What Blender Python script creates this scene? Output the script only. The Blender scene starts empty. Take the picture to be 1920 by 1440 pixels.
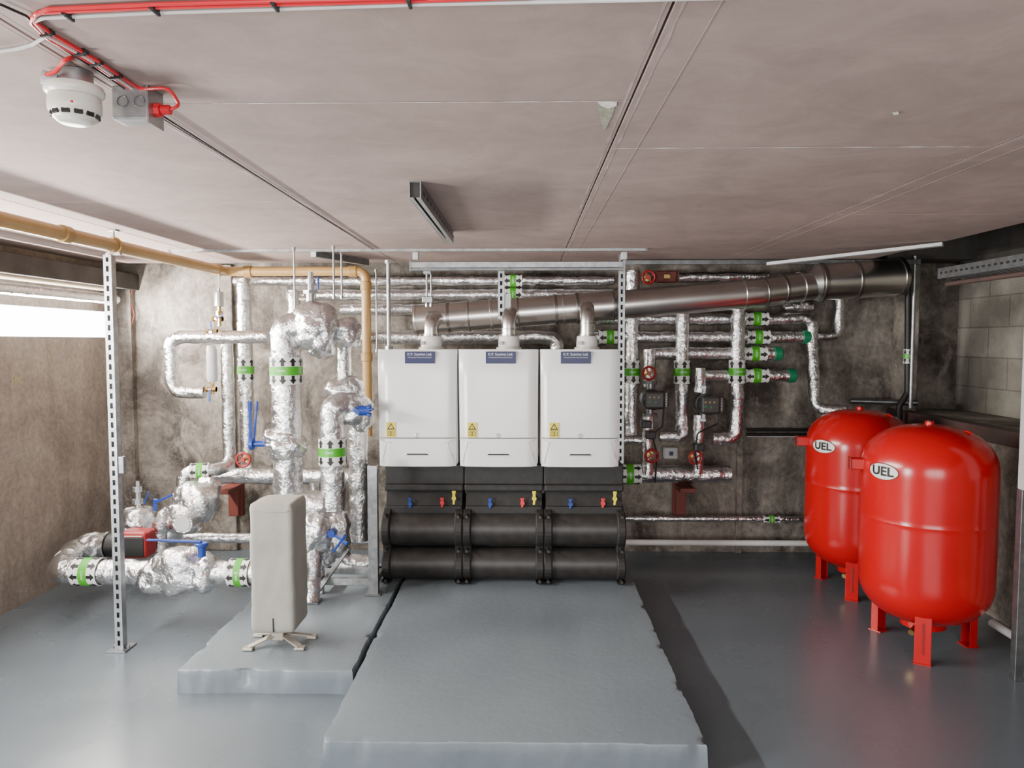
import bpy, bmesh, math, random
from mathutils import Vector, Matrix, noise, Euler
random.seed(7)
scene=bpy.context.scene
COL=scene.collection
# ---------------------------------------------------------------- camera
F=1386.7
CAMLOC=Vector((0,0,1.62))
ROT=Euler((math.radians(90-3.3),0,math.radians(1.03)),'XYZ')
R3=ROT.to_matrix()
cd=bpy.data.cameras.new('camera'); cam=bpy.data.objects.new('camera',cd)
cd.sensor_width=36; cd.lens=26; cam.location=CAMLOC; cam.rotation_euler=ROT; cd.clip_start=0.05
COL.objects.link(cam); scene.camera=cam
CEIL=2.19
# survey helpers: photo bearing + surveyed depth -> metres in the room
def P(px,py,d):
    v=R3@Vector(((px-960)/F,(720-py)/F,-1)); return CAMLOC+v*(d/v.y)
def onz(px,py,z):
    v=R3@Vector(((px-960)/F,(720-py)/F,-1)); return CAMLOC+v*((z-CAMLOC.z)/v.z)
def run(*pts,tol=0.045):
    out=[]
    for p in pts:
        q=P(*p) if not isinstance(p,Vector) else p.copy()
        if out:
            for i in range(3):
                if abs(q[i]-out[-1][i])<tol: q[i]=out[-1][i]
        out.append(q)
    return out
# ---------------------------------------------------------------- materials
def M(name,c,rough=.5,metal=0,c2=None,ns=6,bump=0,bs=40,bd=.01,emit=None,spec=None,rr=0):
    m=bpy.data.materials.new(name); m.use_nodes=True; nt=m.node_tree; b=nt.nodes['Principled BSDF']
    b.inputs['Base Color'].default_value=(*c,1); b.inputs['Roughness'].default_value=rough; b.inputs['Metallic'].default_value=metal
    tc=nt.nodes.new('ShaderNodeTexCoord')
    if spec is not None: b.inputs['Specular IOR Level'].default_value=spec
    if c2 is None: c2=tuple(x*.88 for x in c)
    n=nt.nodes.new('ShaderNodeTexNoise'); n.inputs['Scale'].default_value=ns; n.inputs['Detail'].default_value=6
    nt.links.new(tc.outputs['Object'],n.inputs['Vector'])
    r=nt.nodes.new('ShaderNodeValToRGB'); r.color_ramp.elements[0].position=.35; r.color_ramp.elements[1].position=.65
    r.color_ramp.elements[0].color=(*c2,1); r.color_ramp.elements[1].color=(*c,1)
    nt.links.new(n.outputs['Fac'],r.inputs['Fac']); nt.links.new(r.outputs['Color'],b.inputs['Base Color'])
    if rr:
        mr=nt.nodes.new('ShaderNodeMapRange'); mr.inputs['To Min'].default_value=rough-rr; mr.inputs['To Max'].default_value=rough+rr
        mr.inputs['From Min'].default_value=.3; mr.inputs['From Max'].default_value=.7
        nt.links.new(n.outputs['Fac'],mr.inputs['Value']); nt.links.new(mr.outputs['Result'],b.inputs['Roughness'])
    if bump:
        n2=nt.nodes.new('ShaderNodeTexNoise'); n2.inputs['Scale'].default_value=bs; n2.inputs['Detail'].default_value=4
        nt.links.new(tc.outputs['Object'],n2.inputs['Vector'])
        bp=nt.nodes.new('ShaderNodeBump'); bp.inputs['Strength'].default_value=bump; bp.inputs['Distance'].default_value=bd
        nt.links.new(n2.outputs['Fac'],bp.inputs['Height']); nt.links.new(bp.outputs['Normal'],b.inputs['Normal'])
    if emit:
        b.inputs['Emission Color'].default_value=(*c,1); b.inputs['Emission Strength'].default_value=emit
    return m
def foilmat():
    m=M('foil_wrap',(.80,.80,.80),.25,1,(.66,.66,.67),8)
    nt=m.node_tree; b=nt.nodes['Principled BSDF']; tc=[n for n in nt.nodes if n.type=='TEX_COORD'][0]
    v=nt.nodes.new('ShaderNodeTexVoronoi'); v.feature='F1'; v.inputs['Scale'].default_value=34
    n=nt.nodes.new('ShaderNodeTexNoise'); n.inputs['Scale'].default_value=34; n.inputs['Detail'].default_value=5; n.inputs['Distortion'].default_value=1.4
    nt.links.new(tc.outputs['Object'],v.inputs['Vector']); nt.links.new(tc.outputs['Object'],n.inputs['Vector'])
    mx=nt.nodes.new('ShaderNodeMath'); mx.operation='MULTIPLY_ADD'; mx.inputs[1].default_value=.4
    nt.links.new(v.outputs['Distance'],mx.inputs[0]); nt.links.new(n.outputs['Fac'],mx.inputs[2])
    bp=nt.nodes.new('ShaderNodeBump'); bp.inputs['Strength'].default_value=.6; bp.inputs['Distance'].default_value=.010
    nt.links.new(mx.outputs[0],bp.inputs['Height']); nt.links.new(bp.outputs['Normal'],b.inputs['Normal'])
    return m
def wallmat(name,ca,cb,cc,cell=0,sc=1.6,streak=.6,pale=.5,var=.3):
    m=bpy.data.materials.new(name); m.use_nodes=True; nt=m.node_tree; b=nt.nodes['Principled BSDF']; b.inputs['Roughness'].default_value=.85
    L=nt.links.new; tc=nt.nodes.new('ShaderNodeTexCoord')
    def N(s,d=8,dist=0,vec=None):
        n=nt.nodes.new('ShaderNodeTexNoise'); n.inputs['Scale'].default_value=s; n.inputs['Detail'].default_value=d; n.inputs['Distortion'].default_value=dist; n.inputs['Roughness'].default_value=.68
        L(vec if vec else tc.outputs['Object'],n.inputs['Vector']); return n
    n1=N(sc,11,.9); r=nt.nodes.new('ShaderNodeValToRGB'); e=r.color_ramp.elements
    e[0].position=.36; e[0].color=(*ca,1); e[1].position=.64; e[1].color=(*cc,1); k=e.new(.49); k.color=(*cb,1)
    L(n1.outputs['Fac'],r.inputs['Fac']); col=r.outputs['Color']
    # damp streaks running down, warped so they stay irregular
    mp=nt.nodes.new('ShaderNodeMapping'); mp.inputs['Scale'].default_value=(3.2,3.2,.8); L(tc.outputs['Object'],mp.inputs['Vector'])
    ns=N(1,10,.8,mp.outputs[0])
    rs=nt.nodes.new('ShaderNodeValToRGB'); rs.color_ramp.elements[0].position=.38; rs.color_ramp.elements[0].color=(.30,.27,.25,1); rs.color_ramp.elements[1].position=.55; rs.color_ramp.elements[1].color=(1,1,1,1)
    L(ns.outputs['Fac'],rs.inputs['Fac'])
    mx=nt.nodes.new('ShaderNodeMixRGB'); mx.blend_type='MULTIPLY'; mx.inputs['Fac'].default_value=streak; L(col,mx.inputs['Color1']); L(rs.outputs['Color'],mx.inputs['Color2']); col=mx.outputs['Color']
    # pale mineral patches
    mp2=nt.nodes.new('ShaderNodeMapping'); mp2.inputs['Scale'].default_value=(3.4,3.4,1.9); mp2.inputs['Location'].default_value=(3,1,7); L(tc.outputs['Object'],mp2.inputs['Vector'])
    n5=N(1.3,12,.9,mp2.outputs[0]); r5=nt.nodes.new('ShaderNodeValToRGB'); r5.color_ramp.elements[0].position=.55; r5.color_ramp.elements[1].position=.68; L(n5.outputs['Fac'],r5.inputs['Fac'])
    mq=nt.nodes.new('ShaderNodeMath'); mq.operation='MULTIPLY'; mq.inputs[1].default_value=pale; L(r5.outputs['Color'],mq.inputs[0])
    mp5=nt.nodes.new('ShaderNodeMixRGB'); L(mq.outputs[0],mp5.inputs['Fac']); L(col,mp5.inputs['Color1']); mp5.inputs['Color2'].default_value=(*[min(1,x*1.4) for x in cc],1); col=mp5.outputs['Color']
    n3=N(30,9); rg=nt.nodes.new('ShaderNodeMapRange'); rg.inputs['From Min'].default_value=.3; rg.inputs['From Max'].default_value=.7; rg.inputs['To Min'].default_value=1-var; rg.inputs['To Max'].default_value=1+var
    L(n3.outputs['Fac'],rg.inputs['Value'])
    mv=nt.nodes.new('ShaderNodeVectorMath'); mv.operation='SCALE'; L(col,mv.inputs[0]); L(rg.outputs[0],mv.inputs['Scale']); col=mv.outputs[0]
    hgt=n3.outputs['Fac']
    if cell:
        nd=N(5,4); ad=nt.nodes.new('ShaderNodeMixRGB'); ad.inputs['Fac'].default_value=.3; L(tc.outputs['Object'],ad.inputs['Color1']); L(nd.outputs['Color'],ad.inputs['Color2'])
        vo=nt.nodes.new('ShaderNodeTexVoronoi'); vo.feature='DISTANCE_TO_EDGE'; vo.inputs['Scale'].default_value=17; L(ad.outputs['Color'],vo.inputs['Vector'])
        rv=nt.nodes.new('ShaderNodeValToRGB'); rv.color_ramp.elements[0].position=.0; rv.color_ramp.elements[0].color=(1,1,1,1); rv.color_ramp.elements[1].position=.07; rv.color_ramp.elements[1].color=(0,0,0,1)
        L(vo.outputs['Distance'],rv.inputs['Fac'])
        n4=N(1.8,4); r4=nt.nodes.new('ShaderNodeValToRGB'); r4.color_ramp.elements[0].position=.46; r4.color_ramp.elements[1].position=.56; L(n4.outputs['Fac'],r4.inputs['Fac'])
        sp=nt.nodes.new('ShaderNodeSeparateXYZ'); L(tc.outputs['Object'],sp.inputs[0])
        mz=nt.nodes.new('ShaderNodeMapRange'); mz.inputs['From Min'].default_value=.95; mz.inputs['From Max'].default_value=1.25; mz.inputs['To Min'].default_value=1; mz.inputs['To Max'].default_value=0; L(sp.outputs['Z'],mz.inputs['Value'])
        m1=nt.nodes.new('ShaderNodeMath'); m1.operation='MULTIPLY'; L(rv.outputs['Color'],m1.inputs[0]); L(mz.outputs[0],m1.inputs[1])
        m3=nt.nodes.new('ShaderNodeMath'); m3.operation='MULTIPLY'; L(m1.outputs[0],m3.inputs[0]); L(r4.outputs['Color'],m3.inputs[1])
        m2=nt.nodes.new('ShaderNodeMath'); m2.operation='MULTIPLY'; m2.inputs[1].default_value=.35; L(m3.outputs[0],m2.inputs[0])
        mc=nt.nodes.new('ShaderNodeMixRGB'); L(m2.outputs[0],mc.inputs['Fac']); L(col,mc.inputs['Color1']); mc.inputs['Color2'].default_value=(.36,.33,.29,1); col=mc.outputs['Color']
    L(col,b.inputs['Base Color'])
    bp=nt.nodes.new('ShaderNodeBump'); bp.inputs['Strength'].default_value=.5; bp.inputs['Distance'].default_value=.015; L(hgt,bp.inputs['Height']); L(bp.outputs['Normal'],b.inputs['Normal'])
    return m
def blockmat():
    m=bpy.data.materials.new('concrete_block'); m.use_nodes=True; nt=m.node_tree; b=nt.nodes['Principled BSDF']; b.inputs['Roughness'].default_value=.9; L=nt.links.new
    tc=nt.nodes.new('ShaderNodeTexCoord'); s=nt.nodes.new('ShaderNodeSeparateXYZ'); c=nt.nodes.new('ShaderNodeCombineXYZ')
    L(tc.outputs['Object'],s.inputs[0]); L(s.outputs['Y'],c.inputs[0]); L(s.outputs['Z'],c.inputs[1])
    br=nt.nodes.new('ShaderNodeTexBrick'); br.inputs['Scale'].default_value=1; br.inputs['Brick Width'].default_value=.44; br.inputs['Row Height'].default_value=.215; br.inputs['Mortar Size'].default_value=.006; br.inputs['Mortar Smooth'].default_value=.5
    br.inputs['Color1'].default_value=(.38,.35,.30,1); br.inputs['Color2'].default_value=(.30,.28,.235,1); br.inputs['Mortar'].default_value=(.21,.195,.165,1); L(c.outputs[0],br.inputs['Vector'])
    n=nt.nodes.new('ShaderNodeTexNoise'); n.inputs['Scale'].default_value=60; n.inputs['Detail'].default_value=5; L(tc.outputs['Object'],n.inputs['Vector'])
    n2=nt.nodes.new('ShaderNodeTexNoise'); n2.inputs['Scale'].default_value=2.5; n2.inputs['Detail'].default_value=9; L(tc.outputs['Object'],n2.inputs['Vector'])
    mr=nt.nodes.new('ShaderNodeMapRange'); mr.inputs['From Min'].default_value=.35; mr.inputs['From Max'].default_value=.62; mr.inputs['To Min'].default_value=.42; mr.inputs['To Max'].default_value=1.05; L(n2.outputs['Fac'],mr.inputs['Value'])
    v=nt.nodes.new('ShaderNodeVectorMath'); v.operation='SCALE'; L(br.outputs['Color'],v.inputs[0]); L(mr.outputs[0],v.inputs['Scale']); L(v.outputs[0],b.inputs['Base Color'])
    bp=nt.nodes.new('ShaderNodeBump'); bp.inputs['Strength'].default_value=.6; bp.inputs['Distance'].default_value=.01; L(n.outputs['Fac'],bp.inputs['Height'])
    b2=nt.nodes.new('ShaderNodeBump'); b2.invert=True; b2.inputs['Strength'].default_value=.5; b2.inputs['Distance'].default_value=.006; L(br.outputs['Fac'],b2.inputs['Height']); L(bp.outputs['Normal'],b2.inputs['Normal']); L(b2.outputs['Normal'],b.inputs['Normal'])
    return m
def ceilmat():
    m=M('plasterboard_paper',(.375,.280,.252),.85,0,(.285,.212,.190),.9,.06,90,.002)
    nt=m.node_tree; b=nt.nodes['Principled BSDF']; L=nt.links.new; tc=[n for n in nt.nodes if n.type=='TEX_COORD'][0]
    src=b.inputs['Base Color'].links[0].from_socket
    n=nt.nodes.new('ShaderNodeTexNoise'); n.inputs['Scale'].default_value=5; n.inputs['Detail'].default_value=10; n.inputs['Roughness'].default_value=.7; n.inputs['Distortion'].default_value=.8; L(tc.outputs['Object'],n.inputs['Vector'])
    mr=nt.nodes.new('ShaderNodeMapRange'); mr.inputs['From Min'].default_value=.35; mr.inputs['From Max'].default_value=.65; mr.inputs['To Min'].default_value=.84; mr.inputs['To Max'].default_value=1.08; L(n.outputs['Fac'],mr.inputs['Value'])
    v=nt.nodes.new('ShaderNodeVectorMath'); v.operation='SCALE'; L(src,v.inputs[0]); L(mr.outputs[0],v.inputs['Scale']); L(v.outputs[0],b.inputs['Base Color'])
    return m
FOIL=foilmat()
GALV=M('galvanised_steel',(.44,.45,.46),.38,.9,(.30,.31,.32),30)
GALVD=M('dark_galvanised_steel',(.26,.27,.28),.4,.9,(.18,.19,.20),20)
STEEL=M('flue_steel',(.72,.69,.66),.27,1,(.60,.575,.55),4)
STEELB=M('flue_band_steel',(.38,.36,.345),.28,1)
CHROME=M('bright_metal',(.75,.74,.72),.2,1)
WHITE=M('white_enamel',(.82,.82,.81),.22,0,(.80,.80,.79),3)
CREAM=M('cream_plastic',(.74,.72,.64),.3)
WPLAS=M('white_plastic',(.78,.78,.75),.4)
LGREY=M('light_grey_plastic',(.50,.51,.51),.4)
BLACK=M('black_foam',(.020,.019,.018),.6,0,(.012,.012,.012),30,.3,180,.002)
BLACKG=M('black_insulation',(.022,.0205,.019),.42,0,(.034,.031,.029),18,.15,120,.002)
BLK=M('black_print',(.01,.01,.01),.5)
RED=M('red_paint',(.50,.0035,.006),.22,0,(.46,.0032,.0055),3)
REDC=M('red_plastic',(.66,.018,.03),.35)
REDV=M('red_valve_paint',(.30,.012,.012),.4)
OXIDE=M('red_oxide_paint',(.17,.035,.025),.6)
BLUE=M('blue_paint',(.008,.04,.27),.35)
BLUED=M('blue_sticker',(.005,.010,.075),.4)
YEL=M('yellow_sticker',(.85,.68,.02),.4)
GREEN=M('green_label',(.06,.38,.015),.4)
GREENC=M('green_cap',(.005,.17,.07),.4)
OCHRE=M('ochre_pipe_paint',(.42,.25,.085),.38,0,(.36,.21,.07),5)
OCHRED=M('ochre_fitting',(.34,.20,.06),.4)
GREYJ=M('grey_jacket_fabric',(.31,.30,.265),.75,0,(.27,.26,.23),6,.3,60,.004)
FLOOR=M('grey_floor_paint',(.122,.147,.168),.27,0,(.106,.130,.150),1.2,.10,7,.006,rr=.06)
PLINTH=M('grey_plinth_paint',(.160,.190,.213),.36,0,(.138,.165,.187),2,.22,26,.006,rr=.05)
CEILM=ceilmat()
TAPE=M('joint_filler',(.44,.355,.33),.9,0,(.29,.215,.195),9)
PAPER=M('torn_paper',(.86,.82,.76),.9,0,(.6,.54,.5),40)
TORN=M('torn_plaster',(.24,.26,.18),.9,0,(.36,.35,.29),60)
DARK=M('dark_void',(.012,.011,.011),.9)
BEAM=M('black_beam',(.02,.018,.017),.7,0,(.05,.045,.04),5)
BROWNB=M('maroon_beam',(.09,.05,.045),.6,0,(.05,.035,.03),4)
WBACK=wallmat('stained_concrete',(.068,.057,.048),(.190,.165,.140),(.30,.270,.232),1,2.3,.68,.6,.34)
WLEFT=wallmat('brown_concrete',(.155,.128,.105),(.225,.189,.157),(.29,.248,.208),0,1.4,.32,.28,.28)
WRIGHT=wallmat('dark_concrete',(.10,.088,.075),(.22,.195,.165),(.34,.305,.26),1,2,.6,.5)
BLOCK=blockmat()
GLOW=M('frosted_window',(.95,.97,1),.4,0,(.95,.97,1),emit=14)
CHALK=M('yellow_chalk',(.40,.34,.13),.9)
BRASS=M('brass',(.55,.38,.15),.3,1)
BUFF=M('buff_pipe',(.5,.42,.3),.4)
WCAB=M('white_cable',(.6,.6,.58),.4)
# ---------------------------------------------------------------- mesh builder
def basis(a):
    a=a.normalized(); u=Vector((0,-1,0)); u=u-a*u.dot(a)
    if u.length<.2: u=Vector((0,0,1)); u=u-a*u.dot(a)
    u.normalize(); return u,a.cross(u)
class MB:
    def __init__(s): s.v=[];s.f=[];s.m=[];s.mats=[];s.sm=[];s.cur=True
    def mi(s,m):
        if m not in s.mats: s.mats.append(m)
        return s.mats.index(m)
    def add(s,vs,fs,m):
        o=len(s.v); s.v+= [Vector(x) for x in vs]; k=s.mi(m)
        for f in fs: s.f.append([i+o for i in f]); s.m.append(k); s.sm.append(s.cur)
    def bm(s,b,mat,m):
        b.verts.ensure_lookup_table(); b.verts.index_update()
        s.add([mat@v.co for v in b.verts],[[v.index for v in f.verts] for f in b.faces],m); b.free()
    def box(s,c,size,m,bev=0,rot=None,seg=2):
        b=bmesh.new(); bmesh.ops.create_cube(b,size=1); bmesh.ops.scale(b,vec=Vector(size),verts=b.verts)
        if bev: bmesh.ops.bevel(b,geom=list(b.edges),offset=bev,segments=seg,affect='EDGES',profile=.5)
        M4=Matrix.Translation(Vector(c))
        if rot is not None: M4=M4@(rot.to_matrix().to_4x4() if isinstance(rot,Euler) else rot.to_4x4())
        s.cur=False; s.bm(b,M4,m); s.cur=True
    def bar(s,p0,p1,w,h,m,bev=0,up=Vector((0,0,1))):
        p0=Vector(p0);p1=Vector(p1); a=(p1-p0); L=a.length; a.normalize()
        if abs(a.dot(up))>.95: up=Vector((0,1,0))
        x=a.cross(up).normalized(); z=x.cross(a)
        R=Matrix((x,a,z)).transposed()
        s.box((p0+p1)/2,(w,L,h),m,bev,R)
    def cyl(s,p0,p1,r0,m,r1=None,seg=20,bev=0):
        p0=Vector(p0);p1=Vector(p1); r1=r0 if r1 is None else r1
        if bev:
            a=(p1-p0).normalized(); s.prof(p0,a,[(0,0),(r0-bev,0),(r0,bev),(r1,(p1-p0).length-bev),(r1-bev,(p1-p0).length),(0,(p1-p0).length)],m,seg); return
        a=p1-p0; u,w=basis(a); vs=[]
        for p,r in((p0,r0),(p1,r1)):
            for i in range(seg):
                t=2*math.pi*i/seg; vs.append(p+(u*math.cos(t)+w*math.sin(t))*r)
        fs=[[i,(i+1)%seg,seg+(i+1)%seg,seg+i] for i in range(seg)]+[list(range(seg))[::-1],list(range(seg,2*seg))]
        s.add(vs,fs,m)
    def prof(s,o,a,pr,m,seg=32):
        o=Vector(o);a=Vector(a).normalized();u,w=basis(a); vs=[];fs=[]; idx=[]
        for r,h in pr:
            if r<=1e-6: idx.append([len(vs)]); vs.append(o+a*h)
            else:
                idx.append(list(range(len(vs),len(vs)+seg)))
                for i in range(seg):
                    t=2*math.pi*i/seg; vs.append(o+a*h+(u*math.cos(t)+w*math.sin(t))*r)
        for A,B in zip(idx,idx[1:]):
            for i in range(seg):
                j=(i+1)%seg
                if len(A)==1 and len(B)==1: continue
                if len(A)==1: fs.append([A[0],B[j],B[i]])
                elif len(B)==1: fs.append([A[i],A[j],B[0]])
                else: fs.append([A[i],A[j],B[j],B[i]])
        s.add(vs,fs,m)
    def tube(s,pts,r,m,bend=None,seg=14,nz=0,nsc=14,step=None,rf=None):
        pts=[Vector(p) for p in pts]; bend=bend if bend is not None else r*2.2
        path=[pts[0]]
        for i in range(1,len(pts)-1):
            a=pts[i-1]-pts[i]; b=pts[i+1]-pts[i]; la=a.length; lb=b.length; a.normalize(); b.normalize()
            ang=a.angle(b); 
            if ang>math.radians(176): path.append(pts[i]); continue
            t=min(bend/max(math.tan(ang/2),.05),la*.48,lb*.48)
            A=pts[i]+a*t;B=pts[i]+b*t
            for k in range(9):
                q=k/8; path.append(A*(1-q)**2+pts[i]*2*q*(1-q)+B*q*q)
        path.append(pts[-1])
        if nz and step is None: step=.03
        if step:
            o=[path[0]]
            for q in path[1:]:
                n=max(1,int((q-o[-1]).length/step)); p0=o[-1]
                for k in range(1,n+1): o.append(p0.lerp(q,k/n))
            path=o
        p2=[path[0]]
        for q in path[1:]:
            if (q-p2[-1]).length>1e-4: p2.append(q)
        path=p2; N=len(path); vs=[];fs=[]
        t0=(path[1]-path[0]).normalized(); u,w=basis(t0)
        for i,p in enumerate(path):
            t=(path[min(i+1,N-1)]-path[max(i-1,0)]).normalized()
            u=(u-t*u.dot(t)).normalized(); w=t.cross(u)
            rr=rf(i/(N-1)) if rf else r
            for k in range(seg):
                an=2*math.pi*k/seg; dd=u*math.cos(an)+w*math.sin(an); q=rr
                if nz: q+=nz*noise.noise((p+dd*r)*nsc)*1.6
                vs.append(p+dd*q)
        for i in range(N-1):
            for k in range(seg):
                j=(k+1)%seg; fs.append([i*seg+k,i*seg+j,(i+1)*seg+j,(i+1)*seg+k])
        fs.append(list(range(seg))[::-1]); fs.append(list(range((N-1)*seg,N*seg)))
        s.add(vs,fs,m)
    def blob(s,c,rad,m,nz=.012,nsc=16,sub=4,sq=2.6):
        b=bmesh.new(); bmesh.ops.create_icosphere(b,subdivisions=sub,radius=1); c=Vector(c)
        for v in b.verts:
            n=v.co.normalized(); k=(abs(n.x)**sq+abs(n.y)**sq+abs(n.z)**sq)**(-1/sq)
            q=Vector((n.x*k*rad[0],n.y*k*rad[1],n.z*k*rad[2])); v.co=q+n*(noise.noise((c+q)*nsc)*nz*1.8+noise.noise((c+q)*nsc*2.5)*nz*.9)
        s.bm(b,Matrix.Translation(c),m)
    def torus(s,c,a,R,r,m,seg=28,sg=8):
        a=Vector(a).normalized();u,w=basis(a);c=Vector(c);vs=[];fs=[]
        for i in range(seg):
            t=2*math.pi*i/seg; d=u*math.cos(t)+w*math.sin(t)
            for k in range(sg):
                q=2*math.pi*k/sg; vs.append(c+d*(R+r*math.cos(q))+a*r*math.sin(q))
        for i in range(seg):
            for k in range(sg): fs.append([i*sg+k,((i+1)%seg)*sg+k,((i+1)%seg)*sg+(k+1)%sg,i*sg+(k+1)%sg])
        s.add(vs,fs,m)
    def text(s,body,size,fn,m,align='CENTER',bold=0):
        cu=bpy.data.curves.new('lettering','FONT'); cu.body=body; cu.size=size; cu.align_x=align; cu.align_y='CENTER'; cu.offset=bold; cu.resolution_u=3
        o=bpy.data.objects.new('lettering',cu); COL.objects.link(o); bpy.context.view_layer.update()
        me=bpy.data.meshes.new_from_object(o.evaluated_get(bpy.context.evaluated_depsgraph_get()))
        s.cur=False; s.add([fn(v.co.x,v.co.y) for v in me.vertices],[list(p.vertices) for p in me.polygons],m); s.cur=True
        bpy.data.objects.remove(o); bpy.data.meshes.remove(me); bpy.data.curves.remove(cu)
    def fin(s,name,parent=None,label=None,cat=None,group=None,kind=None,angle=40):
        lo=Vector([min(v[i] for v in s.v) for i in range(3)]);hi=Vector([max(v[i] for v in s.v) for i in range(3)])
        o=Vector(((lo.x+hi.x)/2,(lo.y+hi.y)/2,lo.z))
        if kind=='structure': o=Vector((0,0,0))
        me=bpy.data.meshes.new(name); me.from_pydata([v-o for v in s.v],[],s.f); 
        for m in s.mats: me.materials.append(m)
        me.polygons.foreach_set('material_index',s.m); me.polygons.foreach_set('use_smooth',[True]*len(s.f)); me.update()
        me.set_sharp_from_angle(angle=math.radians(angle)); me.polygons.foreach_set('use_smooth',s.sm); me.update()
        ob=bpy.data.objects.new(name,me); COL.objects.link(ob); setup(ob,o,parent,label,cat,group,kind); return ob
WL={}
def setup(ob,o,parent,label,cat,group,kind=None):
    WL[ob.name]=Vector(o)
    if parent: ob.parent=parent; ob.location=Vector(o)-WL[parent.name]
    else: ob.location=o
    if label: ob['label']=label
    if cat: ob['category']=cat
    if group: ob['group']=group
    if kind: ob['kind']=kind
def empty(name,loc,label,cat,group=None):
    e=bpy.data.objects.new(name,None); e.empty_display_size=.1; COL.objects.link(e); setup(e,Vector(loc),None,label,cat,group); return e
def copy_thing(ob,off):
    def rec(o,par):
        c=o.copy(); COL.objects.link(c)
        if par: c.parent=par
        else: c.location=o.location+Vector(off)
        for ch in o.children: rec(ch,c)
        return c
    r=rec(ob,None); WL[r.name]=WL[ob.name]+Vector(off); return r
# ---------------------------------------------------------------- room
XL,XR,XRU,YB,ZT=-3.1,2.75,3.26,5.65,2.5
b=MB(); b.box((.1,1.85,-.05),(7.0,8.1,.1),FLOOR); b.fin('floor',kind='structure')
b=MB(); b.box((.1,YB+.1,1.25),(7.0,.2,2.5),WBACK); b.fin('wall_back',kind='structure')
b=MB()
wy0,wy1,wz0,wz1=2.2,5.5,1.65,1.84
b.box((XL-.1,(1.7+YB)/2,wz0/2),(.2,YB-1.7,wz0),WLEFT); b.box((XL-.1,(1.7+YB)/2,(wz1+ZT)/2),(.2,YB-1.7,ZT-wz1),WLEFT)
b.box((XL-.1,(1.7+wy0)/2,(wz0+wz1)/2),(.2,wy0-1.7,wz1-wz0),WLEFT); b.box((XL-.1,(wy1+YB)/2,(wz0+wz1)/2),(.2,YB-wy1,wz1-wz0),WLEFT)
def onleft(y0,z0,sc=1): return lambda x,y:Vector((XL+.002,y0+x*sc,z0+y*sc))
b.text('H/C',.06,onleft(4.45,1.38),CHALK); b.text('LT',.05,onleft(4.75,1.5),CHALK); b.text('17',.04,onleft(4.9,1.58),CHALK); b.text('b',.04,onleft(4.7,1.3),CHALK)
b.fin('wall_left',kind='structure')
b=MB(); b.box((XL-.05,(wy0+wy1)/2,(wz0+wz1)/2),(.02,wy1-wy0,wz1-wz0),GLOW); b.fin('window_1',kind='structure')
LEDGE=1.11
b=MB(); b.box((XRU+.1,1.85,1.8),(.2,7.7,1.5),BLOCK); b.fin('wall_right',kind='structure')
b=MB(); b.box(((XR+XRU)/2+.1,1.85,(LEDGE-.02)/2),(XRU-XR+.2,7.6,LEDGE-.02),WRIGHT); b.fin('wall_right_plinth',kind='structure')
b=MB(); b.box((XR+.03,1.85,LEDGE-.04),(.1,7.55,.09),BROWNB,.006); b.box(((XR+XRU)/2+.04,1.85,LEDGE-.01),(XRU-XR-.08,7.55,.02),WRIGHT); b.fin('trim_1',kind='structure')
b=MB(); b.box((XL+.07,(1.7+YB)/2,2.07),(.14,YB-1.7,.12),BEAM,.004); b.fin('trim_2',kind='structure')
b=MB(); b.box((P(405,700,5.6).x,YB-.02,1.1),(.26,.04,2.2),WBACK,.008); b.box((2.82,YB-.1,1.25),(.1,.2,2.5),WRIGHT,.01); b.box((P(1388,900,5.6).x,YB-.015,.55),(.04,.03,1.1),WBACK); b.box((XL+.05,YB-.03,1.05),(.1,.06,2.1),WBACK); b.fin('trim_3',kind='structure')
b=MB(); cols=[(-3.15,-2.1,[-2,0.2,2.6,4.9,5.4]),(-2.1,-.93,[-2,-.2,1.0,3.04,5.4]),(-.93,.25,[-2,-.6,1.8,3.75,5.4]),(.25,1.38,[-2,-.2,2.23,4.63,5.4]),(1.38,2.4,[-2,1.1,3.4,5.4])]
for x0,x1,ys in cols:
    for y0,y1 in zip(ys,ys[1:]):
        b.box(((x0+x1)/2,(y0+y1)/2,CEIL+.0075),(x1-x0-.005,y1-y0-.004,.015),CEILM,.001,seg=1)
def torn(x0,x1,y,w=.006,m=PAPER,along=0,z=.0008):
    n=60; vs=[]; 
    for i in range(n+1):
        x=x0+(x1-x0)*i/n; k=w*(.15+abs(noise.noise(Vector((x*11,y,0))))*2.0)
        vs+=[(x,y-k,CEIL-z),(x,y+k*.6,CEIL-z)] if not along else [(y-k,x,CEIL-z),(y+k*.7,x,CEIL-z)]
    b.add(vs,[[2*i,2*i+1,2*i+3,2*i+2] if not along else [2*i+1,2*i,2*i+2,2*i+3] for i in range(n)],m)
torn(-.75,.22,1.797,.004); torn(.26,1.3,2.227,.006); torn(-2.05,-.97,3.037,.0035); torn(-.9,-.3,3.745,.004); torn(.6,1.3,4.63,.004); torn(-2.9,-2.15,2.6,.003)
for x in(-.915,.268,1.395,.236,-.945,1.366): torn(.6,5.2,x,.006,TAPE,1,.0004)
q=[onz(x,y,CEIL-.001) for x,y in((1120,193),(1155,192),(1150,212),(1138,238),(1132,246),(1126,228),(1122,208))]; b.add(q,[list(range(7))],TORN)
q=[onz(x,y,CEIL-.0015) for x,y in((1118,190),(1157,191),(1156,199),(1140,204),(1128,199))]; b.add(q,[list(range(5))],PAPER)
q=[onz(x,y,CEIL-.0012) for x,y in((1672,211),(1684,209),(1686,214),(1676,216))]; b.add(q,[list(range(4))],PAPER)
for x in (.33,1.46): b.box((x,1.7,CEIL-.0001),(.0025,7.3,.001),CEILM)
b.fin('ceiling',kind='structure')
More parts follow.
